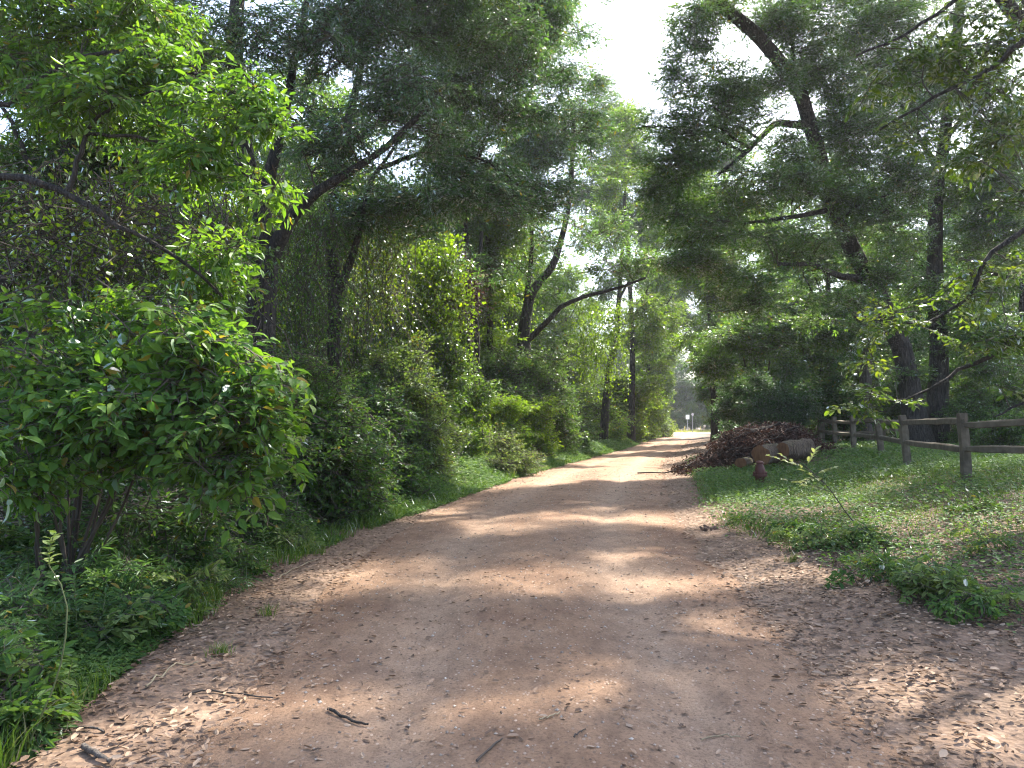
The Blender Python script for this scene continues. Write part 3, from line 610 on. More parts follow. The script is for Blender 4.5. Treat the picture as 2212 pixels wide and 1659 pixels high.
tree('roadside_tree', 'yellow green tree at the left roadside just before the paved road', [on(1398, 925, 74), on(1400, 800, 74), on(1404, 700, 72), on(1416, 560, 70), on(1425, 430, 68)], .25, .08,
     [([on(1414, 720, 66), on(1440, 660, 65), on(1462, 620, 65)], .1, .04)],
     [lobe(1415, 560, 66, 60, 90), lobe(1440, 690, 65, 45, 60), lobe(1405, 740, 66, 45, 60), lobe(1425, 830, 62, 40, 60), lobe(1430, 420, 66, 60, 90)], 2000, M_YEL, seed=7, L=.2, W=.09, per=13, twig=.9, carve=.95)

tree('leaning_tree', 'leaning trunk at the left edge under the drooping bright leaved tree', [on(-60, 900, 11.5), on(0, 640, 11.5), on(38, 580, 11.5), on(75, 515, 11.5), on(130, 380, 11.5), on(170, 200, 11.6), on(200, 0, 11.8)], .13, .06,
     [([on(100, 450, 11.5), on(40, 300, 11.3), on(-40, 150, 11.2)], .06, .02), ([on(150, 300, 11.5), on(260, 200, 11.5), on(380, 120, 11.5)], .06, .02)],
     [lobe(60, 150, 11.5, 170, 140), lobe(300, 100, 11.8, 170, 140), lobe(180, 330, 11.8, 170, 110), lobe(380, 300, 12, 130, 120), lobe(60, 450, 12, 120, 120), lobe(300, 480, 12.2, 150, 110), lobe(200, 620, 12.4, 170, 110), lobe(440, 560, 12.6, 110, 110)], 3000, M_FAR, seed=8, L=.085, W=.04, per=14, twig=.45, carve=.7)
# --- right woods
tree('oak_tree', 'large leaning oak whose dark trunk bends far left over the road', [on(1988, 962, 27), on(1968, 850, 27), on(1944, 740, 27), on(1886, 620, 26.6), on(1842, 540, 26.2), on(1800, 450, 25.8), on(1750, 268, 25), on(1716, 180, 24.4), on(1640, 80, 23.4), on(1545, 0, 22.6), on(1440, -90, 22)], .40, .17,
     [([on(1748, 272, 25), on(1682, 266, 24.6), on(1650, 290, 24.2), on(1606, 334, 23.6), on(1560, 370, 23)], .15, .06),
      ([on(1893, 615, 26.6), on(1850, 601, 26), on(1812, 596, 25.4), on(1752, 572, 24.6), on(1680, 570, 23.8)], .18, .06),
      ([on(1640, 300, 24), on(1575, 255, 23), on(1510, 215, 22.5)], .05, .015), ([on(1620, 320, 23.8), on(1540, 270, 23), on(1450, 240, 22.4)], .05, .015), ([on(1610, 330, 23.7), on(1500, 285, 23), on(1390, 272, 22.4)], .05, .015),
      ([on(1716, 180, 24.4), on(1712, 100, 24), on(1722, 0, 24), on(1730, -120, 24)], .09, .03),
      ([on(1812, 480, 25.9), on(1860, 440, 25.4), on(1920, 420, 25)], .09, .03),
      ([on(1800, 450, 25.8), on(1700, 470, 24.8), on(1600, 480, 24), on(1500, 470, 23.4)], .1, .03),
      ([on(1545, 0, 22.6), on(1380, -300, 20), on(1250, -560, 18)], .12, .04)],
     [lobe(1620, 420, 24, 150, 70), lobe(1520, 490, 23.6, 120, 60), lobe(1690, 540, 24.4, 150, 55), lobe(1560, 600, 24, 110, 45), lobe(1780, 660, 25, 120, 45), lobe(1530, 170, 22.8, 130, 70), lobe(1480, 270, 22.6, 100, 50), lobe(1600, 250, 23.4, 90, 60), lobe(1500, 340, 23, 110, 50), lobe(1510, 60, 22.4, 90, 70), lobe(1450, 130, 22.4, 40, 60), lobe(1660, 190, 23.6, 70, 60), lobe(1780, 130, 24.6, 110, 80), lobe(1700, 330, 24.4, 90, 60), lobe(1640, 20, 23.4, 100, 70), lobe(1860, 40, 25, 120, 90),
      lobe(1850, 470, 25.4, 110, 70), lobe(1760, 400, 25, 90, 60), lobe(1830, 250, 25, 110, 90), lobe(1720, 60, 24, 100, 80), lobe(1640, 660, 24, 90, 30), lobe(1440, 400, 23.4, 70, 60), lobe(1590, 30, 22.8, 90, 60), lobe(1880, 580, 26, 80, 40), lobe(1950, 380, 26, 90, 90),
      lobe(1300, -480, 18.5, 260, 170, 3), lobe(1600, -320, 20, 260, 150, 3), lobe(1480, 570, 23.4, 80, 35)],  # lobes far above the frame are added to throw shade on the road
     9800, M_OAK, group='oaks beyond the fence', seed=11, carve=.8, clumps=9, L=.12, W=.046, per=15, twig=.5, droop=.15, up=.7)
tree('oak_tree', 'tall straight oak trunk behind the fence, right of the leaning oak', [on(2022, 962, 28), on(2026, 850, 28), on(2028, 740, 28), on(2020, 600, 28), on(2022, 440, 28), on(2040, 300, 28), on(2060, 150, 28), on(2080, -60, 28)], .42, .16,
     [([on(2024, 470, 28), on(1980, 460, 27.4), on(1930, 475, 26.8), on(1880, 480, 26.4)], .14, .04), ([on(2026, 640, 28), on(2075, 600, 27.6), on(2130, 590, 27), on(2190, 600, 26.6)], .13, .04),
      ([on(2040, 300, 28), on(2120, 220, 27.5), on(2200, 180, 27)], .12, .04), ([on(2030, 380, 28), on(1960, 250, 27.5), on(1900, 140, 27)], .12, .04),
      ([on(2080, -60, 28), np.array([13.5, 28.6, 19.6]), np.array([10, 29, 20.8]), np.array([6.5, 29.6, 21.4]), np.array([3.8, 30, 21.6])], .14, .04)],
     [lobe(2080, 360, 28, 150, 90), lobe(2170, 540, 27, 100, 60), lobe(1950, 520, 27, 90, 50), lobe(2010, 640, 27.6, 100, 45), lobe(1900, 130, 27, 140, 110), lobe(2080, 120, 28, 160, 130), lobe(2180, 260, 27, 120, 120), lobe(2130, 700, 27.4, 90, 50), lobe(2000, -80, 28, 220, 120, 3), lobe(1980, 280, 27, 130, 100), lobe(2140, 420, 27, 120, 90), lobe(2170, 470, 27, 90, 70), lobe(2100, 720, 27.4, 100, 60), lobe(1960, 800, 27.4, 70, 40), lobe(2160, 800, 27, 80, 45), lobe(1850, 330, 27, 110, 90), (np.array([9.5, 29, 21.4]), np.array([2.8, 2.6, 1.2])), (np.array([6.2, 29.6, 22]), np.array([2.8, 2.6, 1.2]))],  # closing pair of lobes, unseen overhead, is added for road shade
     7600, M_OAK, group='oaks beyond the fence', seed=12, clumps=9, L=.12, W=.045, per=14, twig=.55)
tree('oak_tree', 'grey upright trunk between the brush pile and the leaning oak', [on(1866, 950, 33), on(1868, 860, 33), on(1872, 740, 33), on(1862, 690, 33), on(1850, 560, 33), on(1840, 420, 33)], .33, .12,
     [([on(1866, 700, 33), on(1800, 640, 32), on(1730, 650, 31), on(1660, 690, 30)], .12, .035), ([on(1868, 860, 33), on(1905, 820, 33), on(1930, 790, 33)], .1, .05)],
     [lobe(1700, 690, 31, 120, 40), lobe(1610, 730, 30, 90, 40), lobe(1800, 700, 32, 90, 50), lobe(1850, 540, 33, 110, 60), lobe(1560, 780, 31, 60, 40), lobe(1760, 560, 32, 100, 50)],
     3200, M_OAK, M_BARKL, group='oaks beyond the fence', seed=13, L=.13, W=.05, per=14, twig=.6)
tree('roadside_tree', 'yellow green tree behind the brush pile overhanging the far road', [on(1545, 915, 46), on(1542, 820, 46), on(1536, 700, 46), on(1520, 560, 46), on(1490, 420, 46), on(1470, 300, 46)], .26, .09,
     [([on(1530, 640, 46), on(1480, 590, 45), on(1440, 560, 44)], .1, .04), ([on(1515, 540, 46), on(1560, 480, 46), on(1600, 430, 46)], .1, .04)],
     [lobe(1450, 400, 46, 90, 80), lobe(1430, 530, 45, 80, 60), lobe(1500, 600, 45, 60, 50), lobe(1580, 480, 46, 90, 80), lobe(1490, 310, 46, 80, 60), lobe(1530, 770, 45, 45, 40), lobe(1600, 620, 46, 80, 60), lobe(1500, 720, 45, 30, 40)],
     3200, M_YEL, seed=14, L=.17, W=.075, per=13, twig=.7, carve=.95)
tree('roadside_tree', 'tall tree on the left beyond the vine covered trunk', [on(1362, 905, 58), on(1366, 780, 58), on(1362, 640, 58), on(1352, 450, 58), on(1345, 250, 58)], .28, .1,
     [([on(1364, 700, 58), on(1400, 620, 57), on(1425, 560, 56)], .1, .04), ([on(1356, 500, 58), on(1310, 420, 58), on(1280, 360, 58)], .1, .04)],
     [lobe(1370, 470, 58, 75, 90), lobe(1330, 320, 58, 90, 80), lobe(1400, 600, 57, 50, 60), lobe(1280, 420, 58, 70, 80), lobe(1340, 640, 58, 60, 70), lobe(1290, 220, 58, 90, 70), lobe(1390, 720, 58, 50, 60)], 3400, M_FAR, seed=15, L=.2, W=.085, per=13, twig=.9, carve=.9)
tree('roadside_tree', 'tall green tree on the right beyond the brush pile', [on(1600, 905, 60), on(1598, 760, 60), on(1590, 600, 60), on(1570, 440, 60), on(1560, 330, 60)], .3, .1,
     [([on(1594, 640, 60), on(1550, 580, 59), on(1510, 540, 58)], .1, .04), ([on(1585, 560, 60), on(1640, 500, 60), on(1680, 460, 60)], .1, .04)],
     [lobe(1540, 450, 60, 80, 80), lobe(1510, 580, 58, 60, 60), lobe(1640, 480, 60, 90, 80), lobe(1600, 630, 60, 80, 70), lobe(1540, 720, 58, 60, 60), lobe(1640, 760, 60, 80, 60), lobe(1570, 820, 58, 50, 50), lobe(1560, 330, 60, 70, 60)], 3400, M_FAR, seed=16, L=.2, W=.085, per=13, twig=.9, carve=0)
tree('roadside_tree', 'far tree leaning over the lane end from the right', [on(1552, 920, 82), on(1550, 820, 82), on(1545, 700, 82), on(1530, 560, 82), on(1520, 480, 82)], .28, .1,
     [([on(1546, 720, 82), on(1515, 670, 81), on(1490, 640, 80)], .1, .04)],
     [lobe(1500, 570, 82, 55, 60), lobe(1485, 680, 80, 38, 50), lobe(1540, 660, 82, 60, 60), lobe(1540, 770, 81, 36, 40), lobe(1450, 600, 82, 45, 55), lobe(1580, 850, 82, 36, 50)], 2000, M_FAR, seed=17, L=.26, W=.11, per=13, twig=1.2, carve=0)
tree('roadside_tree', 'far tree at the left corner of the paved road', [on(1404, 920, 88), on(1406, 820, 88), on(1410, 700, 88), on(1418, 600, 88)], .25, .1,
     [([on(1410, 720, 88), on(1440, 680, 87), on(1458, 660, 86)], .1, .04)],
     [lobe(1425, 640, 88, 50, 60), lobe(1440, 740, 87, 32, 50), lobe(1405, 800, 88, 34, 50), lobe(1424, 830, 86, 22, 34), lobe(1408, 885, 84, 20, 26)], 2000, M_YEL, seed=18, L=.26, W=.11, per=13, twig=1.2, carve=0)

# --- near trees whose trunks stand just outside the picture
NEARL_LOBES = [lobe(120, 60, 7.4, 150, 70), lobe(330, 150, 7.2, 140, 70), lobe(200, 230, 7.4, 170, 70), lobe(480, 250, 7.0, 130, 60), lobe(600, 270, 6.9, 85, 60), lobe(420, 360, 7.1, 120, 70), lobe(560, 400, 7.0, 80, 60),
               lobe(470, 520, 7.4, 80, 60), lobe(300, 40, 7.6, 120, 60), lobe(60, 160, 7.6, 80, 60), lobe(440, 620, 7.8, 70, 60), lobe(480, 700, 8.2, 50, 40), lobe(100, -140, 7.6, 260, 100, 1.2)]
def leaf_objects(root, tpl, mats, spots_, names='leaf', meshes=5, seed=0, tints=(.2, .9)):
    """single large leaves as parts that share a few meshes"""
    mm = []
    for i in range(meshes):
        mb = MB(); mb.add(tpl[0] * 1.0, tpl[1], tints[0] + (tints[1] - tints[0]) * i / max(1, meshes - 1)); mm.append(mb.mesh(names, mats, True))
    rg = np.random.default_rng(seed); base = parent_loc(root)
    from mathutils import Matrix
    for p, d, nn_, L, W in spots_:
        x = nrm(np.asarray(d)[None])[0]; z = nn_ - np.dot(nn_, x) * x; z = z / np.linalg.norm(z); y = np.cross(z, x)
        o = bpy.data.objects.new(names, mm[rg.integers(meshes)]); COL.objects.link(o); o.parent = root
        q = p - base
        o.matrix_local = Matrix(((x[0] * L, y[0] * W, z[0] * L, q[0]), (x[1] * L, y[1] * W, z[1] * L, q[1]), (x[2] * L, y[2] * W, z[2] * L, q[2]), (0, 0, 0, 1)))
def front_leaves(S, rg, n, L, W, per=5, spread=.08, droop=.5):
    """leaf poses near the sprays that lie nearest the camera"""
    px, py = to_px(S); vis = (px > 0) & (px < 2212) & (py > 0) & (py < 1659)
    S = S[vis]; i = np.argsort(S[:, 1] + rg.random(len(S)) * .6)[:max(1, n // per)]
    out = []
    for s in S[i]:
        a = rg.random() * 6.28; tw = nrm(np.array([[math.cos(a), -.5 + .6 * math.sin(a), -.25]]))[0]; lat = np.array([-tw[1], tw[0], 0])
        for k in range(per):
            p = s + tw * (k / per) * .26; sd = 1 if k % 2 else -1
            d = tw * .7 + lat * sd * .8 + np.array([0, 0, -droop * rg.random()]) + rg.normal(size=3) * .2
            sc = .75 + .5 * rg.random()
            out.append((p, d, np.array([0, -.25, 1.]) + rg.normal(size=3) * .35, L * sc, W * sc))
    return out[:n]
def near_tree(name, label, trunk, r0, r1, limbs, lobes, n, mat, seed, nleaf, L, W, **kw):
    rg = np.random.default_rng(seed)
    base = np.array(trunk[0], float); base[2] = H(base[0], base[1]) - .15; trunk = [base] + [np.array(p, float) for p in trunk[1:]]
    root = thing(name, base, label, 'tree')
    mb = MB(); LB = [limb(mb, trunk, r0, r1, 20, 12, .4, rg, .02)]; mb.build('trunk', M_BARK, root, True)
    for pts, a, b in limbs:
        mb = MB(); LB.append(limb(mb, pts, a, b, 16, 8, 0, rg, .03)); mb.build('limb', M_BARK, root, True)
    S = foliage(root, mat, rg, LB, lobes, n, L=L, W=W, **kw)
    if nleaf: leaf_objects(root, T8, mat, front_leaves(S, rg, nleaf, L * 1.1, W * 1.15), seed=seed)
    return root
near_tree('hackberry_tree', 'bright leaved drooping tree reaching in from the upper left corner', [(-6.2, 7.4, 0), (-6.1, 7.4, 2.2), (-5.9, 7.4, 4.2), (-5.4, 7.4, 6.2), (-4.8, 7.5, 8)], .13, .05,
          [([np.array([-5.95, 7.4, 3.95]), on(0, 380, 7.2), on(84, 397, 7.1), on(143, 420, 7.05), on(200, 450, 7), on(250, 483, 7), on(300, 507, 7), on(390, 560, 7.1), on(480, 640, 7.5)], .045, .014),
           ([on(143, 414, 7.05), on(167, 353, 7.1), on(187, 290, 7.1), on(213, 253, 7.1), on(330, 200, 7.1), on(470, 200, 7)], .03, .01),
           ([np.array([-5.7, 7.4, 5.2]), on(0, 230, 7.3), on(120, 150, 7.3), on(260, 110, 7.3), on(400, 150, 7.2), on(520, 200, 7), on(640, 260, 6.9)], .035, .01),
           ([np.array([-5.2, 7.4, 6.6]), on(60, 20, 7.5), on(300, -60, 7.6), on(500, -120, 7.8)], .04, .012),
           ([on(187, 290, 7.1), on(320, 300, 7.1), on(450, 340, 7), on(560, 390, 7)], .02, .008)],
          NEARL_LOBES, 1150, M_NEAR, 31, 300, .095, .042, per=11, twig=.3, tr=.006, up=.75, droop=.4, tpl=T4, carve=.75, per_cluster=8, tint0=.55)
near_tree('live_oak_tree', 'dark leaved tree hanging its branches in from the right edge', [(8.6, 8.4, 0), (8.4, 8.4, 2.5), (8.0, 8.6, 4.6), (7.4, 9, 6.8), (6.6, 9.8, 9)], .24, .09,
          [([np.array([8.35, 8.4, 2.8]), on(2330, 690, 8.6), on(2212, 724, 8.7), on(2149, 763, 8.8), on(2068, 801, 8.9), on(2022, 832, 9), on(1940, 870, 9.2)], .05, .012),
           ([np.array([8.2, 8.5, 3.9]), on(2300, 440, 8.6), on(2212, 500, 8.7), on(2129, 558, 8.8), on(2103, 622, 8.9), on(2071, 656, 9), on(2000, 700, 9.1), on(1920, 690, 9.2)], .045, .012),
           ([np.array([8.1, 8.5, 4.6]), on(2350, 60, 8.6), on(2212, 90, 8.8), on(2135, 152, 9), on(2020, 210, 9.2), on(1900, 280, 9.4)], .06, .014),
           ([np.array([7.6, 8.8, 6.2]), on(2300, -120, 9), on(2120, -40, 9.3), on(1980, 60, 9.6), on(1850, 120, 9.8)], .06, .014),
           ([np.array([8.3, 8.4, 3.2]), on(2330, 800, 8.2), on(2230, 860, 8.2), on(2150, 900, 8.3)], .03, .01),
           ([np.array([7.2, 9.2, 7.2]), np.array([5.5, 10.5, 8.4]), np.array([3.4, 12, 9.6]), np.array([1, 13.5, 10.6]), np.array([-1.2, 14.5, 11])], .11, .03),
           ([np.array([6.6, 9.8, 9]), np.array([4.5, 9.5, 10.5]), np.array([2, 9, 11]), np.array([-.6, 8.6, 11])], .09, .03)],
          [lobe(2030, 120, 9.3, 150, 80), lobe(2150, 220, 9, 100, 90), lobe(1930, 170, 9.5, 90, 70), lobe(2160, 60, 9, 110, 70), lobe(1860, 90, 9.8, 70, 45), lobe(2100, 340, 9, 110, 60), lobe(2190, 420, 8.8, 50, 50), lobe(1960, 300, 9.4, 60, 40),
           lobe(1980, 690, 9.1, 90, 40), lobe(2080, 640, 9, 60, 50), lobe(2150, 560, 8.8, 70, 50), lobe(1900, 700, 9.3, 40, 25), lobe(2030, 780, 9, 80, 40), lobe(1930, 845, 9.2, 85, 22), lobe(1850, 880, 9.4, 50, 12), lobe(2120, 740, 8.8, 80, 30), lobe(2185, 850, 8.3, 35, 20), lobe(2170, 690, 8.7, 60, 40),
           lobe(1860, 770, 9.4, 50, 20),
           (np.array([5.2, 10.6, 9.2]), np.array([2.0, 1.8, 1.1])), (np.array([3.2, 12.2, 10.6]), np.array([2.2, 2, 1.2])), (np.array([.8, 13.6, 11.6]), np.array([2.2, 2, 1.2])), (np.array([-1.4, 14.6, 12]), np.array([1.8, 1.8, 1.2])),  # these high lobes lie out of view, added to shade the near road
           (np.array([4.2, 9.4, 11]), np.array([2.2, 2, 1.1])), (np.array([1.6, 9, 11.6]), np.array([2.2, 1.8, 1.1])), (np.array([-.8, 8.4, 11.6]), np.array([1.8, 1.8, 1.1]))],
          3500, M_OLIVE, 32, 300, .08, .042, per=11, twig=.32, tr=.007, up=.6, droop=.25, tpl=T4, carve=1.0, per_cluster=8, tint0=.5, keep=lambda S: (to_px(S)[1] < 885) | (S[:, 2] > 4))

tree('oak_tree', 'unseen tall oak added right of the picture to shade the road', [(10.8, 13.6, 0), (10.7, 13.6, 4), (10.4, 13.8, 8), (9.8, 14.2, 11.5), (9, 15, 14)], .34, .14,  # unseen tree, added only as a shade caster for the road
     [([np.array([10.3, 13.8, 8.4]), np.array([8, 13, 10.6]), np.array([5.6, 12, 12]), np.array([3.4, 11.4, 12.6])], .14, .04), ([np.array([10, 14, 10.4]), np.array([8, 16.5, 13]), np.array([6, 19, 14.6]), np.array([4.6, 21, 15.4])], .14, .04),
      ([np.array([9.4, 14.6, 12.8]), np.array([7, 15, 14]), np.array([4.4, 15.6, 14.8]), np.array([2.4, 16.4, 15])], .12, .04), ([np.array([10.2, 13.8, 9]), np.array([9.6, 10.5, 11]), np.array([8.6, 8, 12])], .12, .04), ([np.array([9, 15, 14]), np.array([9.5, 18, 15.6]), np.array([9, 21, 16.6])], .12, .04)],
     [(np.array([4.6, 11.6, 12.8]), np.array([2.2, 1.8, 1])), (np.array([7.4, 12.8, 12.2]), np.array([2, 1.8, 1])), (np.array([4.2, 15.6, 15.2]), np.array([2.4, 2, 1])), (np.array([7, 15.6, 14.8]), np.array([2.2, 2, 1])), (np.array([7, 18.6, 15.2]), np.array([2.2, 2, 1])), (np.array([4.8, 20.8, 16.2]), np.array([2.2, 2, 1])),
      (np.array([9.2, 20.6, 17]), np.array([2.4, 2.2, 1])), (np.array([8.8, 8.6, 12.4]), np.array([2, 2, 1])), (np.array([6.4, 9.6, 12.2]), np.array([1.8, 1.6, 1])), (np.array([2.6, 13.4, 13.8]), np.array([2, 1.8, 1])), (np.array([10.6, 12.4, 13]), np.array([2, 2, 1])), (np.array([12.6, 17.5, 13.8]), np.array([2.2, 2, 1])), (np.array([13, 21, 15]), np.array([2.2, 2, 1])), (np.array([11, 24.5, 16.8]), np.array([2.2, 2, 1])), (np.array([15.5, 22, 15.6]), np.array([2.2, 2, 1]))],
     4700, M_OAK, seed=19, L=.12, W=.046, per=15, twig=.5, droop=.15, up=.7, gaps=False, carve=.95)
# ------------------------------------------------------------------ woods behind: a few trees, copied
def proto_tall(seed, leaf, h, r, n, L):
    rg = np.random.default_rng(seed)
    tr = [np.array([0, 0, 0]), np.array([.1, .05, h * .3]), np.array([-.1, .15, h * .6]), np.array([.2, 0, h * .92])]
    lims = []
    for k in range(5):
        a = k * 1.3 + rg.random(); z = h * (.3 + .1 * k); lims.append(([np.array([0, .1, z]), np.array([math.cos(a) * r * .4, math.sin(a) * r * .4, z + h * .06]), np.array([math.cos(a) * r * .8, math.sin(a) * r * .8, z + h * .09])], .09, .03))
    lob = []
    for k in range(9):
        a = k * 2.4; z = h * (.30 + .68 * k / 9); q = r * (.55 if k < 8 else .1); lob.append((np.array([math.cos(a) * q, math.sin(a) * q, z]), np.array([r * .62, r * .62, h * .11])))
    base = H(0, 0)
    root = thing('wood_tree', (0, 0, 0), 'x', 'tree')
    mb = MB(); LB = [limb(mb, tr, .2, .06, 14, 8, .4, rg, .05)]; mb.build('trunk', M_BARK, root, True)
    for p, a, b in lims:
        mb = MB(); LB.append(limb(mb, p, a, b, 8, 5, 0, rg, .06)); mb.build('limb', M_BARK, root, True)
    foliage(root, leaf, rg, LB, lob, n, L=L, W=L * .42, per=13, twig=.7, carve=0, gaps=False)
    return root
def proto_under(seed, leaf, h, r, n, L):
    rg = np.random.default_rng(seed); root = thing('understory_tree', (0, 0, 0), 'x', 'tree'); LB = []
    for k in range(3):
        a = k * 2.1 + rg.random(); mb = MB(); LB.append(limb(mb, [np.array([.05 * k, 0, -.1]), np.array([math.cos(a) * .3, math.sin(a) * .3, h * .35]), np.array([math.cos(a) * r * .5, math.sin(a) * r * .5, h * .85])], .06, .02, 12, 6, .2, rg, .05)); mb.build('stem', M_TWIG, root, True)
    lob = [(np.array([math.cos(k * 2.4) * r * .5, math.sin(k * 2.4) * r * .5, h * (.2 + .75 * k / 8)]), np.array([r * .6, r * .6, h * .13])) for k in range(8)]
    foliage(root, leaf, rg, LB, lob, n, L=L, W=L * .45, per=13, twig=.5, carve=0, gaps=False, names=('foliage', 'branches'))
    return root
PROTO = [proto_tall(201, M_FAR, 15, 3.6, 1500, .19), proto_tall(202, M_OAKB, 13, 3.2, 1300, .18), proto_tall(203, M_YEL, 16, 3.4, 1300, .2)]
UNDER = [proto_under(211, M_SHR, 5.0, 1.9, 900, .11), proto_under(212, M_FAR, 6.5, 2.0, 900, .13), proto_under(213, M_YEL, 5.5, 1.8, 800, .13)]
ORD = ['nearest', 'second', 'third', 'fourth', 'fifth', 'sixth', 'seventh', 'eighth', 'ninth', 'tenth', 'eleventh', 'twelfth']
TONE = ['mid green', 'blue green', 'yellow green']
def place(protos, pts, what, marks, group, rg, smin=.85, smax=1.2, kinds=None):
    count = {}
    for i, (x, y) in enumerate(sorted(pts, key=lambda p: p[1])):
        k = kinds[i % len(kinds)] if kinds else rg.integers(len(protos)); s = smin + (smax - smin) * rg.random()
        o = copy_tree(protos[k], (x, y, float(H(x, y)) - .05), rg.random() * 6.28, (s * (.9 + .2 * rg.random()), s * (.9 + .2 * rg.random()), s * (.9 + .25 * rg.random())))
        px = float(to_px(np.array([x, y, 3.]))[0]); mark = [m for lim, m in marks if px < lim][0]; c = count.get(mark, 0); count[mark] = c + 1
        o['label'] = f'{TONE[k]} {what}, {ORD[min(c, 11)]} one back {mark}'; o['group'] = group
MARK_L = [(150, 'at the far left edge'), (420, 'behind the broad leaved shrub'), (640, 'behind the massive forked oak'), (840, 'behind the slender oak'), (1090, 'behind the paired stems'), (1230, 'behind the leaning twin oak'), (9999, 'behind the vine covered trunk')]
MARK_R = [(1640, 'behind the brush pile'), (1800, 'behind the cut logs'), (1920, 'behind the grey trunk'), (2080, 'behind the twin oak bases'), (9999, 'at the right edge')]
MARK_F = [(1440, 'left of the lane end'), (1475, 'left of the road signs'), (1510, 'behind the road signs'), (1560, 'right of the road signs'), (9999, 'right of the lane end')]
rg = np.random.default_rng(50)
def jgrid(x0, x1, y0, y1, sx, sy, rg, ok=None):
    out = []
    for y in np.arange(y0, y1, sy):
        for x in np.arange(x0, x1, sx):
            p = (x + (rg.random() - .5) * sx * .8, y + (rg.random() - .5) * sy * .8)
            if (ok is None or ok(*p)) and abs(p[0]) < p[1] * .72 + 3: out.append(p)
    return out
pts = jgrid(-46, 22, 31, 82, 6.5, 8.5, rg, lambda x, y: x < LV(y) - 5.5)
place(PROTO, pts, 'tall woodland tree', MARK_L, 'trees deep in the left woods', rg, kinds=[0, 1, 0, 2, 1])
pts = jgrid(-30, 14, 18, 66, 4.4, 6, rg, lambda x, y: x < LV(y) - (7.0 if 24 < y < 44 else 4.0))
place(UNDER, pts, 'small understory tree', MARK_L, 'understory of the left woods', rg, kinds=[0, 1, 1, 2])
pts = jgrid(13, 66, 38, 90, 7, 8.5, rg, lambda x, y: x > RV(y) + 5)
place(PROTO, pts, 'tall woodland tree', MARK_R, 'trees deep in the right woods', rg, kinds=[0, 1, 0, 1])
pts = jgrid(9, 48, 33, 66, 4.6, 6.5, rg, lambda x, y: x > RV(y) + 2.5 and not (13 < x < 24 and y < 37))
place(UNDER, pts, 'small understory tree', MARK_R, 'understory of the right woods', rg, kinds=[0, 1, 1])
pts = [(x + rg.normal() * 1.5, 139 + rg.normal() * 3 + .03 * x) for x in np.arange(2, 62, 6.0)]
place(PROTO, pts, 'tall tree beyond the pavement', MARK_F, 'trees across the paved road', rg, 1.3, 1.9, kinds=[0, 1])
pts = [(x + rg.normal() * .8, 132.5 + rg.normal() * .8 + .03 * x) for x in np.arange(14, 50, 2.2)]
place(UNDER, pts, 'low bush beyond the pavement', MARK_F, 'bushes across the paved road', rg, .6, 1.0, kinds=[1, 0])
pts = [(x + rg.normal() * .8, 143 + rg.normal() * 1.5 + .03 * x) for x in np.arange(14, 56, 2.4)]
place(UNDER, pts, 'bushy tree beyond the pavement', MARK_F, 'bushy trees across the paved road', rg, 1.7, 2.4, kinds=[1, 0])
def drop(o):
    for c in list(o.children): drop(c)
    bpy.data.objects.remove(o)
for o in PROTO + UNDER: drop(o)

# ------------------------------------------------------------------ shrubs along the left side
def shrub(name, label, base, stems, lobes, n, leaf, seed, L, W, group=None, cat='shrub', stem_mat=None, r=.02, nleaf=0, fill=True, **kw):
    rg = np.random.default_rng(300 + seed); base = np.array([base[0], base[1], H(base[0], base[1]) - .03])
    root = thing(name, base, label, cat, group); LB = []
    for k in range(stems):
        c, rad = lobes[rg.integers(len(lobes))]; e = c + (rg.random(3) - .5) * rad * 1.2; e[2] = max(e[2], base[2] + .2)
        s0 = base + np.array([rg.normal() * .12, rg.normal() * .12, 0]); m = s0 * .5 + e * .5 + np.array([0, 0, .35 * abs(e[2] - base[2])])
        mb = MB(); LB.append(limb(mb, [s0, m * .6 + s0 * .4, m, e], r, r * .3, 12, 5, 0, rg, .03)); mb.build('stem', stem_mat or M_TWIG, root, True)
    kw = dict(dict(per=13, twig=.42, tr=.006, gaps=False, carve=0, density=.34), **kw)
    full = list(lobes) + [(c + nrm(np.array([[rg.normal(), rg.normal() - .2, .5 + rg.random()]]))[0] * r * rg.uniform(1.0, 1.35), r * rg.uniform(.18, .34)) for c, r in lobes for _ in range(2)]
    if fill:
        for c, r in list(lobes):                                      # leafy down to the ground
            z = c[2] - r[2] * .7; g0 = H(c[0], c[1])
            while z - g0 > .25:
                hz_ = min(.35, (z - g0) / 2 + .1); full.append((np.array([c[0] + rg.normal() * r[0] * .35, c[1] + .45 + rg.normal() * .25, max(g0 + hz_ * .7, z - hz_)]), np.array([r[0] * rg.uniform(.35, .8), max(r[1], .4) * .7, hz_ * rg.uniform(.6, 1.1)]))); z -= hz_ * 1.6
    n = n * (1 + .45 * max(0, len(full) / len(lobes) - 3) + .1)
    S = foliage(root, leaf, rg, LB, full, n, L=L, W=W, names=('foliage', 'twigs'), **kw)
    if nleaf: leaf_objects(root, T8, leaf, front_leaves(S, rg, nleaf, L * 1.15, W * 1.15, droop=.6), seed=seed)
    return root
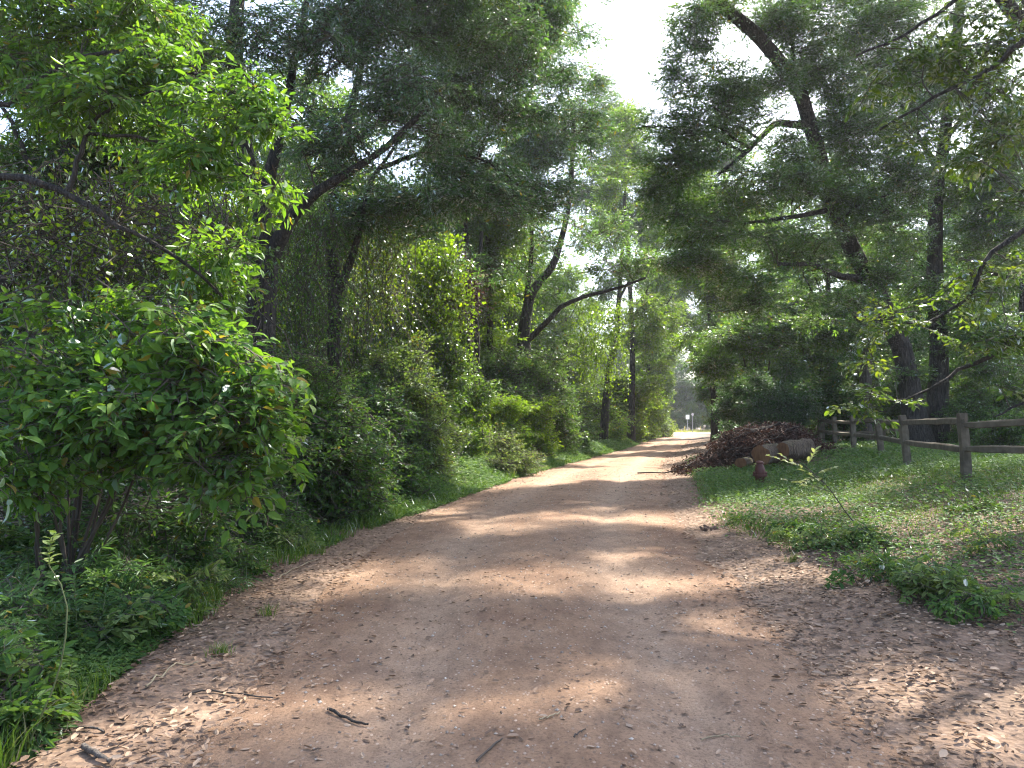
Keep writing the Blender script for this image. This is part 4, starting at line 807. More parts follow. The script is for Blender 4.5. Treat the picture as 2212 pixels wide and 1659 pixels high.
shrub('broad_leaved_shrub', 'large arching broad leaved shrub filling the left foreground', (-4.0, 6.6), 14,
      [lobe(120, 800, 6.3, 150, 70), lobe(330, 740, 6.4, 140, 60), lobe(480, 800, 6.3, 120, 55), lobe(580, 860, 6.1, 75, 45), lobe(300, 880, 6.1, 170, 60), lobe(500, 920, 6.1, 110, 50), lobe(120, 930, 6.0, 130, 60), lobe(440, 1010, 6.1, 100, 60), lobe(60, 1040, 5.6, 80, 60), lobe(540, 980, 6.2, 60, 40), lobe(280, 980, 6.3, 100, 40), lobe(190, 680, 6.8, 120, 50), lobe(420, 720, 6.7, 80, 50)],
      560, M_NEAR, 1, .098, .052, per=8, twig=.34, tr=.006, up=.95, droop=.35, tpl=T8, nleaf=300, r=.018, tint0=.5, spread=.8, fill=False, density=.5, clumps=10)
shrub('shaded_shrub', 'deeply shaded shrub filling the gap behind and below the broad leaved shrub', (-4.6, 8.8), 8,
      [lobe(150, 900, 8.6, 170, 120), lobe(380, 960, 8.8, 150, 110), lobe(540, 1000, 9.2, 110, 70), lobe(60, 760, 9, 120, 120), lobe(330, 780, 9.4, 160, 100), lobe(540, 860, 9.8, 90, 90), lobe(90, 1110, 7.0, 110, 60), lobe(290, 1120, 7.2, 120, 55), lobe(430, 1100, 7.6, 90, 50)], 1150, M_SHR, 3, .07, .035, tint0=.3, r=.014)
shrub('pinnate_sapling', 'dark green feathery sapling at the foot of the massive forked oak', (-4.3, 11.5), 4, [lobe(680, 790, 11.5, 60, 40), lobe(640, 840, 11.5, 70, 40), lobe(730, 850, 11.8, 50, 40)], 150, M_SHR, 2, .07, .02, per=18, twig=.4, up=.9)
SH = [
 ('dark dense small leaved shrub just beyond the broad leaved shrub', [lobe(700, 950, 11.8, 90, 60), lobe(640, 900, 11.8, 70, 50), lobe(760, 1010, 12, 60, 45), lobe(690, 1030, 11.4, 60, 35)], 750, M_SHR, .075, .042, .4),
 ('shrub with a dark hollow beside the litter edge, right of the dark dense shrub', [lobe(820, 900, 15, 60, 60), lobe(800, 980, 14, 60, 50), lobe(770, 1050, 13, 60, 25), lobe(845, 1010, 15, 50, 45)], 650, M_SHR, .075, .042, .5),
 ('pale dusty looking shrub with drab leaves left of the sunlit feathery shrub', [lobe(880, 870, 18, 70, 60), lobe(905, 950, 18, 55, 60), lobe(850, 800, 18.5, 60, 60), lobe(930, 1000, 18, 35, 30), lobe(950, 930, 19, 40, 40)], 1000, M_PALE, .08, .044, .45),
 ('sunlit bright yellow green feathery shrub arching towards the road', [lobe(985, 905, 25, 40, 26), lobe(1035, 868, 27, 45, 20), lobe(1095, 880, 28, 50, 22), lobe(1150, 898, 29, 32, 20), lobe(1175, 876, 29, 14, 12), lobe(1015, 945, 25, 45, 22), lobe(1105, 930, 28, 55, 20), lobe(1000, 840, 27, 22, 14)], 1150, M_MIM, .12, .045, .65),
 ('small pale feathery bush at the road edge below the sunlit shrub', [lobe(1085, 965, 22.6, 26, 30), lobe(1118, 1000, 22.8, 40, 20), lobe(1070, 1005, 22, 28, 20)], 330, M_PALE, .07, .028, .6),
 ('tall dark mound of vines swallowing a small tree left of the long low limb', [lobe(1120, 790, 32, 75, 50), lobe(1070, 830, 32, 50, 60), lobe(1165, 850, 32, 55, 50), lobe(1120, 870, 31, 70, 45), lobe(1200, 840, 33, 40, 36)], 1200, M_SHR, .10, .06, .42),
 ('dark low shrub in shade between the sunlit feathery shrub and the vine mound', [lobe(1205, 910, 38, 45, 34), lobe(1180, 945, 36, 50, 24), lobe(1240, 940, 38, 34, 26)], 650, M_SHR, .10, .056, .45),
 ('yellow green shrub halfway down the lane on the left', [lobe(1290, 895, 52, 28, 30), lobe(1312, 925, 52, 30, 18), lobe(1262, 920, 50, 30, 24), lobe(1330, 905, 54, 16, 14)], 700, M_MIM, .16, .06, .6),
 ('sunlit rounded green mound of vines beyond the yellow green shrub', [lobe(1365, 838, 66, 40, 22), lobe(1335, 862, 65, 34, 30), lobe(1395, 868, 68, 30, 28), lobe(1350, 905, 64, 36, 18), lobe(1320, 830, 66, 24, 18)], 1000, M_MIM, .19, .085, .6),
 ('grey green shrub before the far bend on the left verge', [lobe(1392, 912, 76, 26, 20), lobe(1412, 890, 86, 24, 26), lobe(1424, 918, 90, 16, 14)], 800, M_PALE, .2, .09, .45),
 ('shaded shrub with tall thin shoots behind the dark dense shrub', [lobe(760, 870, 18, 60, 50), lobe(720, 900, 17, 50, 40)], 450, M_SHR, .08, .045, .5),
 ('leafy vine clump behind the pale dusty shrub', [lobe(960, 800, 24, 60, 50), lobe(1010, 840, 26, 50, 45), lobe(930, 850, 23, 50, 40)], 750, M_FAR, .09, .06, .55),
]
for i, (lab, lob, n, mat, L, W, t0) in enumerate(SH):
    c = np.mean([l[0] for l in lob], 0)
    shrub('roadside_shrub', lab, c[:2], 6, lob, n, mat, 10 + i, L, W, group='shrubs along the left roadside', tint0=t0, up=.7 if mat is M_MIM else .5, droop=.25, r=.015, per=15, twig=.5 if c[1] < 30 else (.75 if c[1] < 50 else 1.1), clumps=9)
# dark shrubs on the right
SHR = [
 ('dark evergreen shrub directly behind the left end of the brush pile', [lobe(1600, 850, 33, 45, 45), lobe(1575, 885, 33, 26, 24), lobe(1620, 890, 32, 45, 25)], 900, M_OAKB, .09, .045, .3),
 ('dark evergreen shrub behind the top of the brush pile', [lobe(1680, 840, 31, 60, 45), lobe(1720, 880, 30, 60, 35), lobe(1650, 880, 30, 50, 25)], 900, M_OAKB, .09, .045, .3),
 ('shadowed shrub behind the far fence corner', [lobe(1790, 860, 31, 60, 50), lobe(1840, 880, 31, 40, 35)], 700, M_SHR, .09, .045, .3),
 ('low shrub in the shade right of the twin oak bases', [lobe(2110, 890, 26, 55, 30), lobe(2160, 860, 27, 60, 40)], 700, M_SHR, .08, .04, .4),
 ('low shrub at the right edge behind the nearest fence rails', [lobe(2190, 920, 22, 50, 25), lobe(2150, 935, 23, 40, 16)], 400, M_SHR, .075, .04, .4),
 ('broad shrub closing the view right of the leaning oak', [lobe(1930, 880, 36, 60, 45), lobe(2080, 840, 36, 70, 60)], 800, M_FAR, .1, .05, .35),
]
for i, (lab, lob, n, mat, L, W, t0) in enumerate(SHR):
    c = np.mean([l[0] for l in lob], 0)
    shrub('understory_shrub', lab, c[:2], 5, lob, n, mat, 40 + i, L, W, group='shrubs behind fence and pile', tint0=t0, r=.015, per=14)

# ------------------------------------------------------------------ hanging climbers in the left woods
def vine_curtain(label, px0, px1, py0, py1, Y, n, mat, seed, leafy=1.0, per=30, L=.07, tint0=.5):
    rg = np.random.default_rng(seed)
    tops = np.array([at(rg.uniform(px0, px1), py0 + rg.random() * 60, Y + rg.normal() * .5) for _ in range(n)])
    bots = tops + np.stack([rg.normal(size=n) * .5, rg.normal(size=n) * .4, -rg.uniform(.5, 1, n) * (py1 - py0) * Y / F_PX], -1)
    base = at((px0 + px1) / 2, py1, Y); base[2] = H(base[0], base[1])
    bots[:, 2] = np.maximum(bots[:, 2], H(bots[:, 0], bots[:, 1]) + .1)
    root = thing('hanging_vine', base, label, 'vine', 'curtains of hanging vine in the left woods'); ml, mbr = MB(), MB()
    strands(ml, mbr, rg, tops, bots, L, L * .8, per, .008, .22, tint0, leafy)
    if ml.n: ml.build('foliage', mat, root, kind='stuff')
    mbr.build('vine_stems', M_TWIG, root, kind='stuff')
vine_curtain('sunlit yellow green curtain of vine leaves between the slender oak and the paired stems', 860, 1000, 500, 850, 24, 110, M_YEL, 61, 1, 70, .12, .6)
vine_curtain('sunlit yellow vine curtain beside the leaning vine covered trunk', 1240, 1350, 640, 840, 43, 60, M_YEL, 62, 1, 50, .15, .6)
vine_curtain('thin dark vine strands hanging between the two nearest left oaks', 600, 720, 420, 820, 18, 80, M_SHR, 63, 1, 40, .075, .5)
vine_curtain('drab half dead vine strands hanging right of the slender oak', 740, 880, 380, 820, 21, 110, M_OLIVE, 64, 1, 50, .085, .6)
vine_curtain('dry brown clump of dead vine hanging beside the paired stems', 960, 1010, 540, 680, 25, 45, M_DEAD, 65, 1, 60, .08, .4)
vine_curtain('tangled dead vine strands behind the arching shrub at the left edge', 0, 260, 380, 800, 9.4, 70, M_YEL, 66, .9, 30, .065, .5)
vine_curtain('leafy yellow olive vine strands left of the massive forked oak', 300, 500, 420, 820, 10.5, 90, M_YEL, 67, .9, 36, .06, .5)
vine_curtain('leafy vine screen hanging far behind the massive forked oak', 420, 640, 380, 860, 19, 110, M_YEL, 69, 1, 60, .10, .5)
vine_curtain('green vine screen hanging behind the thin dark strands', 600, 800, 330, 860, 24, 120, M_FAR, 70, 1, 60, .12, .5)
vine_curtain('green vine screen hanging behind the paired stems', 960, 1150, 450, 850, 36, 70, M_YEL, 71, 1, 50, .13, .45)
vine_curtain('vine screen at the far left behind the drooping tree', 0, 330, 250, 900, 13, 110, M_YEL, 72, 1, 50, .08, .45)
vine_curtain('grey tangle of bare vines below the drooping branch', 60, 420, 330, 620, 8.6, 40, M_OLIVE, 68, .8, 30, .06, .6)

# ------------------------------------------------------------------ fence
M_FENCE = plain_mat('weathered_wood', [(.055, .043, .029), (.108, .086, .058), (.16, .130, .092)], 5, .9, .6, (1.2, 1.2, 1.2))
def wood_bar(mb, p0, p1, w, h, rg, n=7, taper=.7):
    """split, uneven rail or post of roughly rectangular section"""
    t = np.linspace(0, 1, n); P = p0[None] * (1 - t)[:, None] + p1[None] * t[:, None]
    d = nrm((p1 - p0)[None])[0]; up = np.array([0, 0, 1.]) if abs(d[2]) < .8 else np.array([0, 1., 0])
    a = np.cross(d, up); a /= np.linalg.norm(a); b = np.cross(a, d)
    sec = np.array([[-.5, -.42], [-.1, -.5], [.46, -.45], [.5, .1], [.4, .5], [-.2, .48], [-.5, .3]]); k = len(sec)
    jit = 1 + .16 * (rg.random((n, k)) - .5)
    sc = np.ones(n); sc[0] = sc[-1] = taper
    off = np.cumsum(rg.normal(size=(n, 2)) * .006, 0); off -= np.linspace(0, 1, n)[:, None] * off[-1]
    V = P[:, None] + ((sec[None, :, 0] * jit * sc[:, None] * w) + off[:, :1])[..., None] * a + ((sec[None, :, 1] * jit * sc[:, None] * h) + off[:, 1:])[..., None] * b
    i = np.arange(n * k).reshape(n, k)
    F = np.stack([i[:-1], np.roll(i[:-1], -1, 1), np.roll(i[1:], -1, 1), i[1:]], -1).reshape(-1, 4); mb.add(V.reshape(-1, 3), F)
    for e in (0, n - 1):
        c = V[e].mean(0); mb.add(np.vstack([V[e], c]), [[j, (j + 1) % k, k] for j in range(k)])
def fence(label, posts, lean, seed, drops=()):
    rg = np.random.default_rng(seed); p0 = np.array([posts[0][0], posts[0][1], H(*posts[0])])
    root = thing('split_rail_fence', p0, label, 'fence', None)
    tops = []
    for i, (x, y) in enumerate(posts):
        z = H(x, y); b = np.array([x, y, z - .2]); lx, ly = lean[i % len(lean)]; tp = np.array([x + lx, y + ly, z + 1.12 + .03 * rg.normal()])
        mb = MB(); wood_bar(mb, b, tp, .145, .12, rg, 8, .96); mb.build('post', M_FENCE, root); tops.append((b, tp))
    for i in range(len(posts) - 1):
        for lev, f in enumerate((.84, .46)):
            if (i, lev) in drops: continue
            A = tops[i][0] + (tops[i][1] - tops[i][0]) * ((f * 1.12 + .2) / 1.32); B = tops[i + 1][0] + (tops[i + 1][1] - tops[i + 1][0]) * ((f * 1.12 + .2) / 1.32)
            A = A + np.array([0, 0, rg.normal() * .025 + .03 * (i % 2)]); B = B + np.array([0, 0, rg.normal() * .025 + .03 * (i % 2)])
            d = nrm((B - A)[None])[0]
            mb = MB(); wood_bar(mb, A - d * .09, B + d * .09, .06, .115, rg, 10, .6); mb.build('rail', M_FENCE, root)
    return root
fence('weathered split rail fence running back from the right edge to the brush pile', [(8.25, 9.0), (7.52, 12.3), (8.5, 15.9), (9.75, 19.6), (10.5, 22.8), (11.75, 27), (12.45, 30)], [(0, 0), (-.05, 0), (-.12, .02), (-.1, 0), (-.02, 0), (0, 0), (.02, 0)], 71)
fence('far run of split rail fence turning right behind the nearer posts', [(12.7, 30.3), (15.6, 31.2), (18.6, 32), (21.6, 32.6), (24.6, 33)], [(0, 0), (.05, 0)], 72)

# ------------------------------------------------------------------ hydrant
M_HYD = plain_mat('faded_red_paint', [(.050, .012, .009), (.095, .024, .016), (.075, .028, .018)], 14, .6, .25)
hp = ground(1642, 1050); hz = hp[2]
root = thing('fire_hydrant', hp, 'dark red fire hydrant half hidden in grass before the cut logs', 'fire hydrant')
def lathe(mb, prof, c, seg=20):
    prof = np.array(prof) * (1.18 if seg == 20 else 1); a = np.arange(seg) / seg * 2 * math.pi
    V = np.stack([c[0] + prof[:, :1] * np.cos(a), c[1] + prof[:, :1] * np.sin(a), c[2] + np.broadcast_to(prof[:, 1:], (len(prof), seg))], -1)
    i = np.arange(len(prof) * seg).reshape(len(prof), seg)
    mb.add(V.reshape(-1, 3), np.stack([i[:-1], np.roll(i[:-1], -1, 1), np.roll(i[1:], -1, 1), i[1:]], -1).reshape(-1, 4))
mb = MB(); lathe(mb, [(0, -.1), (.085, -.1), (.085, .15), (.095, .17), (.095, .19)], hp); mb.build('barrel', M_HYD, root, True)
mb = MB(); lathe(mb, [(.09, .185), (.13, .185), (.132, .19), (.132, .215), (.128, .22), (.09, .22)], hp); fl = mb.build('flange', M_HYD, root)
for k in range(8):
    a = k * .785; q = hp + np.array([math.cos(a) * .115, math.sin(a) * .115, .215]); mb = MB(); lathe(mb, [(0, .0), (.011, .0), (.011, .018), (0, .018)], q, 6); mb.build('bolt', M_HYD, fl)
mb = MB(); lathe(mb, [(.092, .22), (.098, .25), (.095, .31), (.082, .36), (.064, .41), (.06, .43)], hp); mb.build('bonnet', M_HYD, root, True)
mb = MB(); lathe(mb, [(.04, .43), (.078, .43), (.078, .452), (.06, .458), (.045, .475), (0, .48)], hp); mb.build('cap', M_HYD, root)
mb = MB(); lathe(mb, [(0, .478), (.018, .478), (.016, .515), (0, .515)], hp, 5); mb.build('operating_nut', M_HYD, root)
for sgn in (-1, 1):
    mb = MB(); tubes(mb, np.array([hp + [sgn * .07, 0, .29], hp + [sgn * .13, -.01, .29], hp + [sgn * .15, -.01, .29]]), [.04, .04, .034], 12, cap=True); mb.build('hose_nozzle', M_HYD, root)

# ------------------------------------------------------------------ logs and brush pile
M_CUT = plain_mat('cut_wood', [(.085, .034, .014), (.17, .076, .032), (.24, .12, .055)], 7, .85, .3, (3, 1, .6))
M_LOGB = bark_mat('log_bark', (.045, .030, .019), (.19, .135, .088), 9, 1.0, moss=(.16, .14, .06))
def log(label, p0, p1, r0, r1, seed, plate=None):
    rg = np.random.default_rng(seed); base = np.minimum(p0, p1).copy(); base = p0.copy(); base[2] -= r0
    root = thing('cut_log', base, label, 'log', 'cut logs at the brush pile')
    n, k = 12, 22; t = np.linspace(0, 1, n); P = p0 * (1 - t)[:, None] + p1 * t[:, None]; rr = r0 + (r1 - r0) * t
    d = nrm((p1 - p0)[None])[0]; a = np.cross(d, [0, 0, 1.]); a /= np.linalg.norm(a); b = np.cross(a, d)
    ang = np.arange(k) / k * 6.2832
    lump = 1 + .09 * np.sin(ang * 2 + seed) + .05 * np.sin(ang * 5 + seed * 2)
    rad = rr[:, None] * lump[None] * (1 + .13 * (rg.random((n, k)) - .5)) * (1 + .06 * np.sin(t * 9 + seed))[:, None]
    V = P[:, None] + (np.cos(ang)[None] * rad)[..., None] * a + (np.sin(ang)[None] * rad)[..., None] * b
    i = np.arange(n * k).reshape(n, k)
    mb = MB(); mb.add(V.reshape(-1, 3), np.stack([i[:-1], np.roll(i[:-1], -1, 1), np.roll(i[1:], -1, 1), i[1:]], -1).reshape(-1, 4)); mb.build('bark', M_LOGB, root, True)
    for e, s in ((0, -1), (n - 1, 1)):
        ring1 = P[e] + (V[e] - P[e]) * .93 + d * s * .004; ring2 = P[e] + (V[e] - P[e]) * .5 + d * s * .012
        mb = MB(); j = np.arange(k)
        mb.add(np.vstack([V[e], ring1, ring2, P[e] + d * s * .012]), np.stack([j, (j + 1) % k, k + (j + 1) % k, k + j], -1)); 
        mb.add(np.vstack([V[e], ring1, ring2, P[e] + d * s * .012]), np.stack([k + j, k + (j + 1) % k, 2 * k + (j + 1) % k, 2 * k + j], -1))
        mb.add(np.vstack([V[e], ring1, ring2, P[e] + d * s * .012]), np.stack([2 * k + j, 2 * k + (j + 1) % k, np.full(k, 3 * k)], -1)); mb.build('cut_face', M_CUT, root)
    if plate:
        for q in plate:
            mb = MB(); wood_bar(mb, np.array(q[0]), np.array(q[1]), q[2], q[3], rg, 8, .5); mb.build('bark_slab', M_LOGB, root)
    return root
f1 = at(1644, 983, 19.6); f2 = at(1690, 974, 19.9)
log('cut log end showing squarish orange wood right behind the hydrant', f1, f1 + np.array([.8, 1.0, .03]), .25, .25, 3)
log('cut log lying to the right with round orange end and thick grey bark', f2, f2 + np.array([.95, .75, .03]), .23, .27, 5)
f3 = at(1600, 1000, 20.5); log('small dark log half buried at the foot of the brush pile', f3, f3 + np.array([.5, .9, .0]), .14, .13, 8)

rg = np.random.default_rng(81); pc = at(1632, 965, 23.4); pc[2] = H(pc[0], pc[1])
root = thing('brush_pile', pc, 'heap of cut branches with dry reddish brown leaves beside the road', 'brush pile')
def pile_h(x, y):
    u = (x - pc[0]); v = (y - pc[1])
    e = np.exp(-((u - .25) / 1.55) ** 4 - (v / 1.7) ** 4) * 1.02 + .42 * np.exp(-((u + 1.5) / .85) ** 2 - ((v + .5) / 1.0) ** 2)
    return e
for k in range(84):
    a = rg.normal() * .9 + (math.pi if rg.random() < .6 else 0); L = rg.uniform(1.2, 2.8); x, y = pc[0] + rg.normal() * .95, pc[1] + rg.normal() * .8
    t = np.linspace(-.5, .5, 7); X = x + t * L * math.cos(a); Y = y + t * L * math.sin(a) * .7
    Z = H(X, Y) + .06 + pile_h(X, Y) * rg.uniform(.55, 1.06) + rg.normal(size=7) * .04; Z[-2:] += rg.random() * .22
    mb = MB(); tubes(mb, np.stack([X, Y, Z], -1), np.linspace(.035, .008, 7) * rg.uniform(.35, 1.3), 6, cap=True); mb.build('branch', M_DTWIG if k % 4 else M_TWIG, root, True)
ml, mbr = MB(), MB(); n = 2600
q = pc + np.stack([rg.normal(size=n) * 1.05 - .1, rg.normal(size=n) * .9, np.zeros(n)], -1)
hh = pile_h(q[:, 0], q[:, 1]); ok = hh > .05; q = q[ok]; hh = hh[ok]; n = len(q)
q[:, 2] = H(q[:, 0], q[:, 1]) + hh * rg.uniform(.25, 1.05, n) + .03
d = nrm(rg.normal(size=(n, 3)) * np.array([1, .8, .35]) + np.array([-.5, -.2, .0])); tl = rg.uniform(.25, .7, n)[:, None]
t = np.linspace(-.5, .5, 4)[None, :, None]; TW = q[:, None] + d[:, None] * tl[:, None] * t; TW[:, 1:3] += rg.normal(size=(n, 2, 3)) * .03; TW[..., 2] = np.maximum(TW[..., 2], H(TW[..., 0], TW[..., 1]) + .02)
tubes(mbr, TW, np.array([[.007, .006, .005, .003]]) * np.ones((n, 1)), 3); mbr.build('twig_tangle', M_DTWIG, root, kind='stuff')
per = 13; P = (q[:, None] + d[:, None] * tl[:, None] * rg.uniform(-.3, .6, (n, per, 1)) + rg.normal(size=(n, per, 3)) * .045).reshape(-1, 3)
P[:, 2] = np.maximum(P[:, 2], H(P[:, 0], P[:, 1]) + .02)
scatter(ml, T4, P, nrm(rg.normal(size=P.shape) + np.array([0, 0, -.5])), nrm(rg.normal(size=P.shape)), .10 * rg.uniform(.6, 1.2, len(P)), .05 * rg.uniform(.6, 1.2, len(P)), np.clip(.40 + .9 * (fbm(P[:, 0] * 1.2, P[:, 2] * 2, 4) - .5) + rg.normal(size=len(P)) * .2, 0, 1))
ml.build('dead_leaves', M_DEAD, root, kind='stuff')

# ------------------------------------------------------------------ far end: signs, markers, wires
M_WHITE = plain_mat('white_sign', [(.62, .63, .62), (.75, .75, .74)], 4, .5, .05); M_GALV = plain_mat('galvanised', [(.35, .36, .36), (.48, .49, .5)], 6, .5, .05, metallic=.4)
M_YPOST = plain_mat('yellow_post', [(.60, .48, .12), (.7, .58, .2)], 5, .6, .05)
def sign(label, px, py_top, py_base, Y, w, h, rot, shape='rect'):
    b = at(px, py_base, Y); b[2] = .2; tp = at(px, py_top, Y)
    root = thing('road_sign', b, label, 'sign'); mb = MB(); tubes(mb, np.array([b, tp]), .04, 8, cap=True); mb.build('pole', M_GALV, root)
    c = tp - np.array([0, .06, h / 2]); mb = MB()
    out = [(-w / 2, -h / 2), (w / 2, -h / 2), (w / 2, h / 2), (-w / 2, h / 2)] if shape == 'rect' else [(w / 2 * math.cos(a), h / 2 * math.sin(a)) for a in np.arange(8) * math.pi / 4 + math.pi / 8]
    k = len(out); V = np.array([[c[0] + x, c[1] + dy, c[2] + z] for dy in (-.015, .015) for x, z in out])
    V = np.vstack([V, V[:k].mean(0), V[k:].mean(0)])
    mb.add(V, [[j, (j + 1) % k, 2 * k] for j in range(k)] + [[k + (j + 1) % k, k + j, 2 * k + 1] for j in range(k)]); mb.add(V, [[j, j + k, (j + 1) % k + k, (j + 1) % k] for j in range(k)])
    mb.build('sign_plate', M_WHITE, root)
sign('pale rectangular sign on a thin pole across the paved road, left one', 1485, 896, 927, 124, .62, .75, 0)
sign('small pale sign on the taller thin pole across the paved road', 1496, 892, 936, 112.3, .40, .45, 0, 'oct')
for lab, px in (('short yellow marker post on the far verge, leftmost', 1448), ('short yellow marker post on the far verge, just left of the signs', 1479), ('short yellow marker post on the far verge, right of the signs', 1513)):
    b = at(px, 926, 126); b[2] = .2; mb = MB(); tubes(mb, np.array([b, b + [0, 0, .9], b + [0, 0, .96]]), [.07, .07, .05], 10, cap=True)
    tag(mb.build('marker_post', M_YPOST, origin=b), lab, 'post', 'marker posts on the far verge')
M_WIRE = plain_mat('wire', [(.2, .2, .21), (.3, .3, .31)], 3, .5, 0)
for k, z in enumerate((9.4, 8.6)):
    x = np.linspace(-60, 120, 40); P = np.stack([x, 130 + .03 * (x - 25), z - .4 * np.cos((x - 30) / 90 * math.pi) ** 2], -1); mb = MB(); tubes(mb, P, .012, 5)
    tag(mb.build('utility_wire', M_WIRE, origin=(30, 130, z)), ('upper' if k == 0 else 'lower') + ' thin utility wire strung beyond the paved road', 'wire', 'utility wires beyond the road')

# ------------------------------------------------------------------ leaf litter
def litter_density(x, y):
    le, re = LE(y), RE(y); w = re - le; t = np.clip((x - le) / w, 0, 1)
    dl = le - x; dr = x - re
    d = 30 + 300 * fbm(x * .9, y * .6, 41) ** 3.2
    tr = np.exp(-((np.abs(t - .5) * 2 - .5) / .2) ** 2); d = d * (1 - .8 * tr)
    edge = np.exp(-np.minimum(np.abs(x - le), np.abs(x - re)) / .5); d = d + 260 * edge
    d = np.where(dl > 0, 520 * np.exp(-np.maximum(0, dl - 1.1) / .8), d); d = np.where(dr > 0, 560 * np.exp(-np.maximum(0, dr - 2.8) / 2.2) + 60, d)
    near = smooth((5.8 - y) / 2.5) * 60 * (x < .9) * (fbm(x * 1.1, y * 1.1, 44) > .42); d = d + near
    return d * (.2 + 1.9 * fbm(x * 1.6, y * 1.6, 43) ** 1.4)
rg = np.random.default_rng(91); LP = []
for y0, y1, x0, x1, k, sc in ((2.2, 8, -6, 7, 500, 1), (8, 14, -6, 11, 420, 1.05), (14, 24, -6, 14, 260, 1.25), (24, 40, -4, 18, 130, 1.6), (40, 70, 0, 24, 40, 2.2)):
    n = int((y1 - y0) * (x1 - x0) * k); x = rg.uniform(x0, x1, n); y = rg.uniform(y0, y1, n)
    ok = rg.random(n) < litter_density(x, y) / 560; ok &= (x > LV(y) - 1.8) & (np.abs(x) < y * .75 + 1.5); LP.append(np.stack([x[ok], y[ok], np.full(ok.sum(), sc)], -1))
LP = np.concatenate(LP); n = len(LP); P = np.stack([LP[:, 0], LP[:, 1], H(LP[:, 0], LP[:, 1]) + .004 + .012 * rg.random(n)], -1)
off_road = np.minimum(LP[:, 0] - LE(LP[:, 1]), RE(LP[:, 1]) - LP[:, 0]) < 0
P[:, 2] += off_road * .022 * rg.random(n)
a = rg.uniform(0, 6.283, n); d = np.stack([np.cos(a), np.sin(a), rg.normal(size=n) * .10], -1); nn_ = nrm(np.stack([rg.normal(size=n) * .22, rg.normal(size=n) * .22, np.where(rg.random(n) < .4, -1., 1.)], -1))
L = .051 * np.where(off_road, rg.uniform(.4, 1.35, n), .2 + .95 * rg.random(n) ** 1.7) * LP[:, 2]; W = L * rg.uniform(.34, .68, n)
ti = np.clip(.55 + (fbm(P[:, 0] * .8, P[:, 1] * .8, 46) - .5) * .5 + rg.normal(size=n) * .26 - .06 * (P[:, 0] < 0), 0, 1)
near = LP[:, 1] < 9
pick = np.where((LP[:, 1] < 5.5) & (np.abs(LP[:, 0]) < LP[:, 1] * .68) & (LP[:, 1] > 3.2))[0]; pick = rg.choice(pick, min(280, len(pick)), replace=False)
mask = np.ones(n, bool); mask[pick] = False
mb = MB(); m1 = near & mask; scatter(mb, TDRY, P[m1], d[m1], nn_[m1], L[m1], W[m1], ti[m1]); m1 = ~near & mask; scatter(mb, T2, P[m1], d[m1], nn_[m1], L[m1], W[m1], ti[m1])
litter = mb.build('leaf_litter', M_LIT, kind='stuff'); tag(litter, 'brown dry leaf litter strewn over road edges and forest floor', 'leaf litter')
leaf_objects(litter, TDRY, M_LIT, [(P[i], d[i], nn_[i] if nn_[i][2] > 0 else -nn_[i], L[i] * 1.15, W[i] * 1.15) for i in pick], names='fallen_leaf', seed=5, tints=(.3, .95), meshes=6)
print('litter', n)

# small stones pressed into the road
n = 3800; y = 2.6 + 22 * rg.random(n) ** 1.5; x = LE(y) + (RE(y) - LE(y)) * rg.random(n); r_ = (.003 + .008 * rg.random(n) ** 3) * (1 + .06 * y)
oct_ = np.array([[1, 0, 0], [-1, 0, 0], [0, 1, 0], [0, -1, 0], [0, 0, .7], [0, 0, -.7]]); of = np.array([[0, 2, 4], [2, 1, 4], [1, 3, 4], [3, 0, 4], [2, 0, 5], [1, 2, 5], [3, 1, 5], [0, 3, 5]])
V = np.stack([x, y, H(x, y) + r_ * .25], -1)[:, None] + oct_[None] * r_[:, None, None] * rg.uniform(.6, 1.3, (n, 6, 1))
mb = MB(); mb.add(V.reshape(-1, 3), (of[None] + (np.arange(n) * 6)[:, None, None]).reshape(-1, 3), np.repeat(rg.random(n), 6))
tag(mb.build('gravel', tint_mat('gravel_stone', [(.14, .11, .09), (.30, .24, .19), (.44, .38, .32)], .85), kind='stuff'), 'small stones pressed into the dirt road', 'gravel')
# ------------------------------------------------------------------ grass and ground cover
rg = np.random.default_rng(95)
def blades(mb, x, y, h, w, rg, tint0=.5, lean=.5):
    n = len(x); b = np.stack([x, y, H(x, y) - .01], -1); a = rg.uniform(0, 6.283, n); s = np.stack([np.cos(a), np.sin(a), np.zeros(n)], -1) * (w / 2)[:, None]
    l = rg.uniform(0, 6.283, n); ln_ = rg.uniform(.1, lean, n) * h; m = b + np.stack([np.cos(l) * ln_ * .35, np.sin(l) * ln_ * .35, h * .6], -1); tpp = b + np.stack([np.cos(l) * ln_, np.sin(l) * ln_, h], -1)
    V = np.stack([b - s, b + s, m - s * .7, m + s * .7, tpp], 1).reshape(-1, 3); i = (np.arange(n) * 5)[:, None]
    F = (np.array([[0, 1, 3], [0, 3, 2], [2, 3, 4]])[None] + i[:, None]).reshape(-1, 3)
    mb.add(V, F, np.repeat(np.clip(tint0 + rg.normal(size=n) * .2, 0, 1), 5))
mb = MB()
n = 190000; y = rg.uniform(7.5, 26, n); x = rg.uniform(2.8, 17, n)
pr = smooth((x - RV(y) - .05) / .5) * smooth((fbm(x * .6, y * .6, 51) - .30) / .14) * (.35 + .65 * smooth((y - 8.5) / 3)) * (x < y * .74 + 1)
pc_d = np.hypot((x - pc[0]) / 2.0, (y - pc[1]) / 1.7); pr = pr * (pc_d > 1)
ok = rg.random(n) < pr; x, y = x[ok], y[ok]; blades(mb, x, y, rg.uniform(.04, .13, len(x)) * (1 + .5 * (y > 14)), rg.uniform(.004, .007, len(x)) * (1 + .05 * y), rg, .58, 1.3)
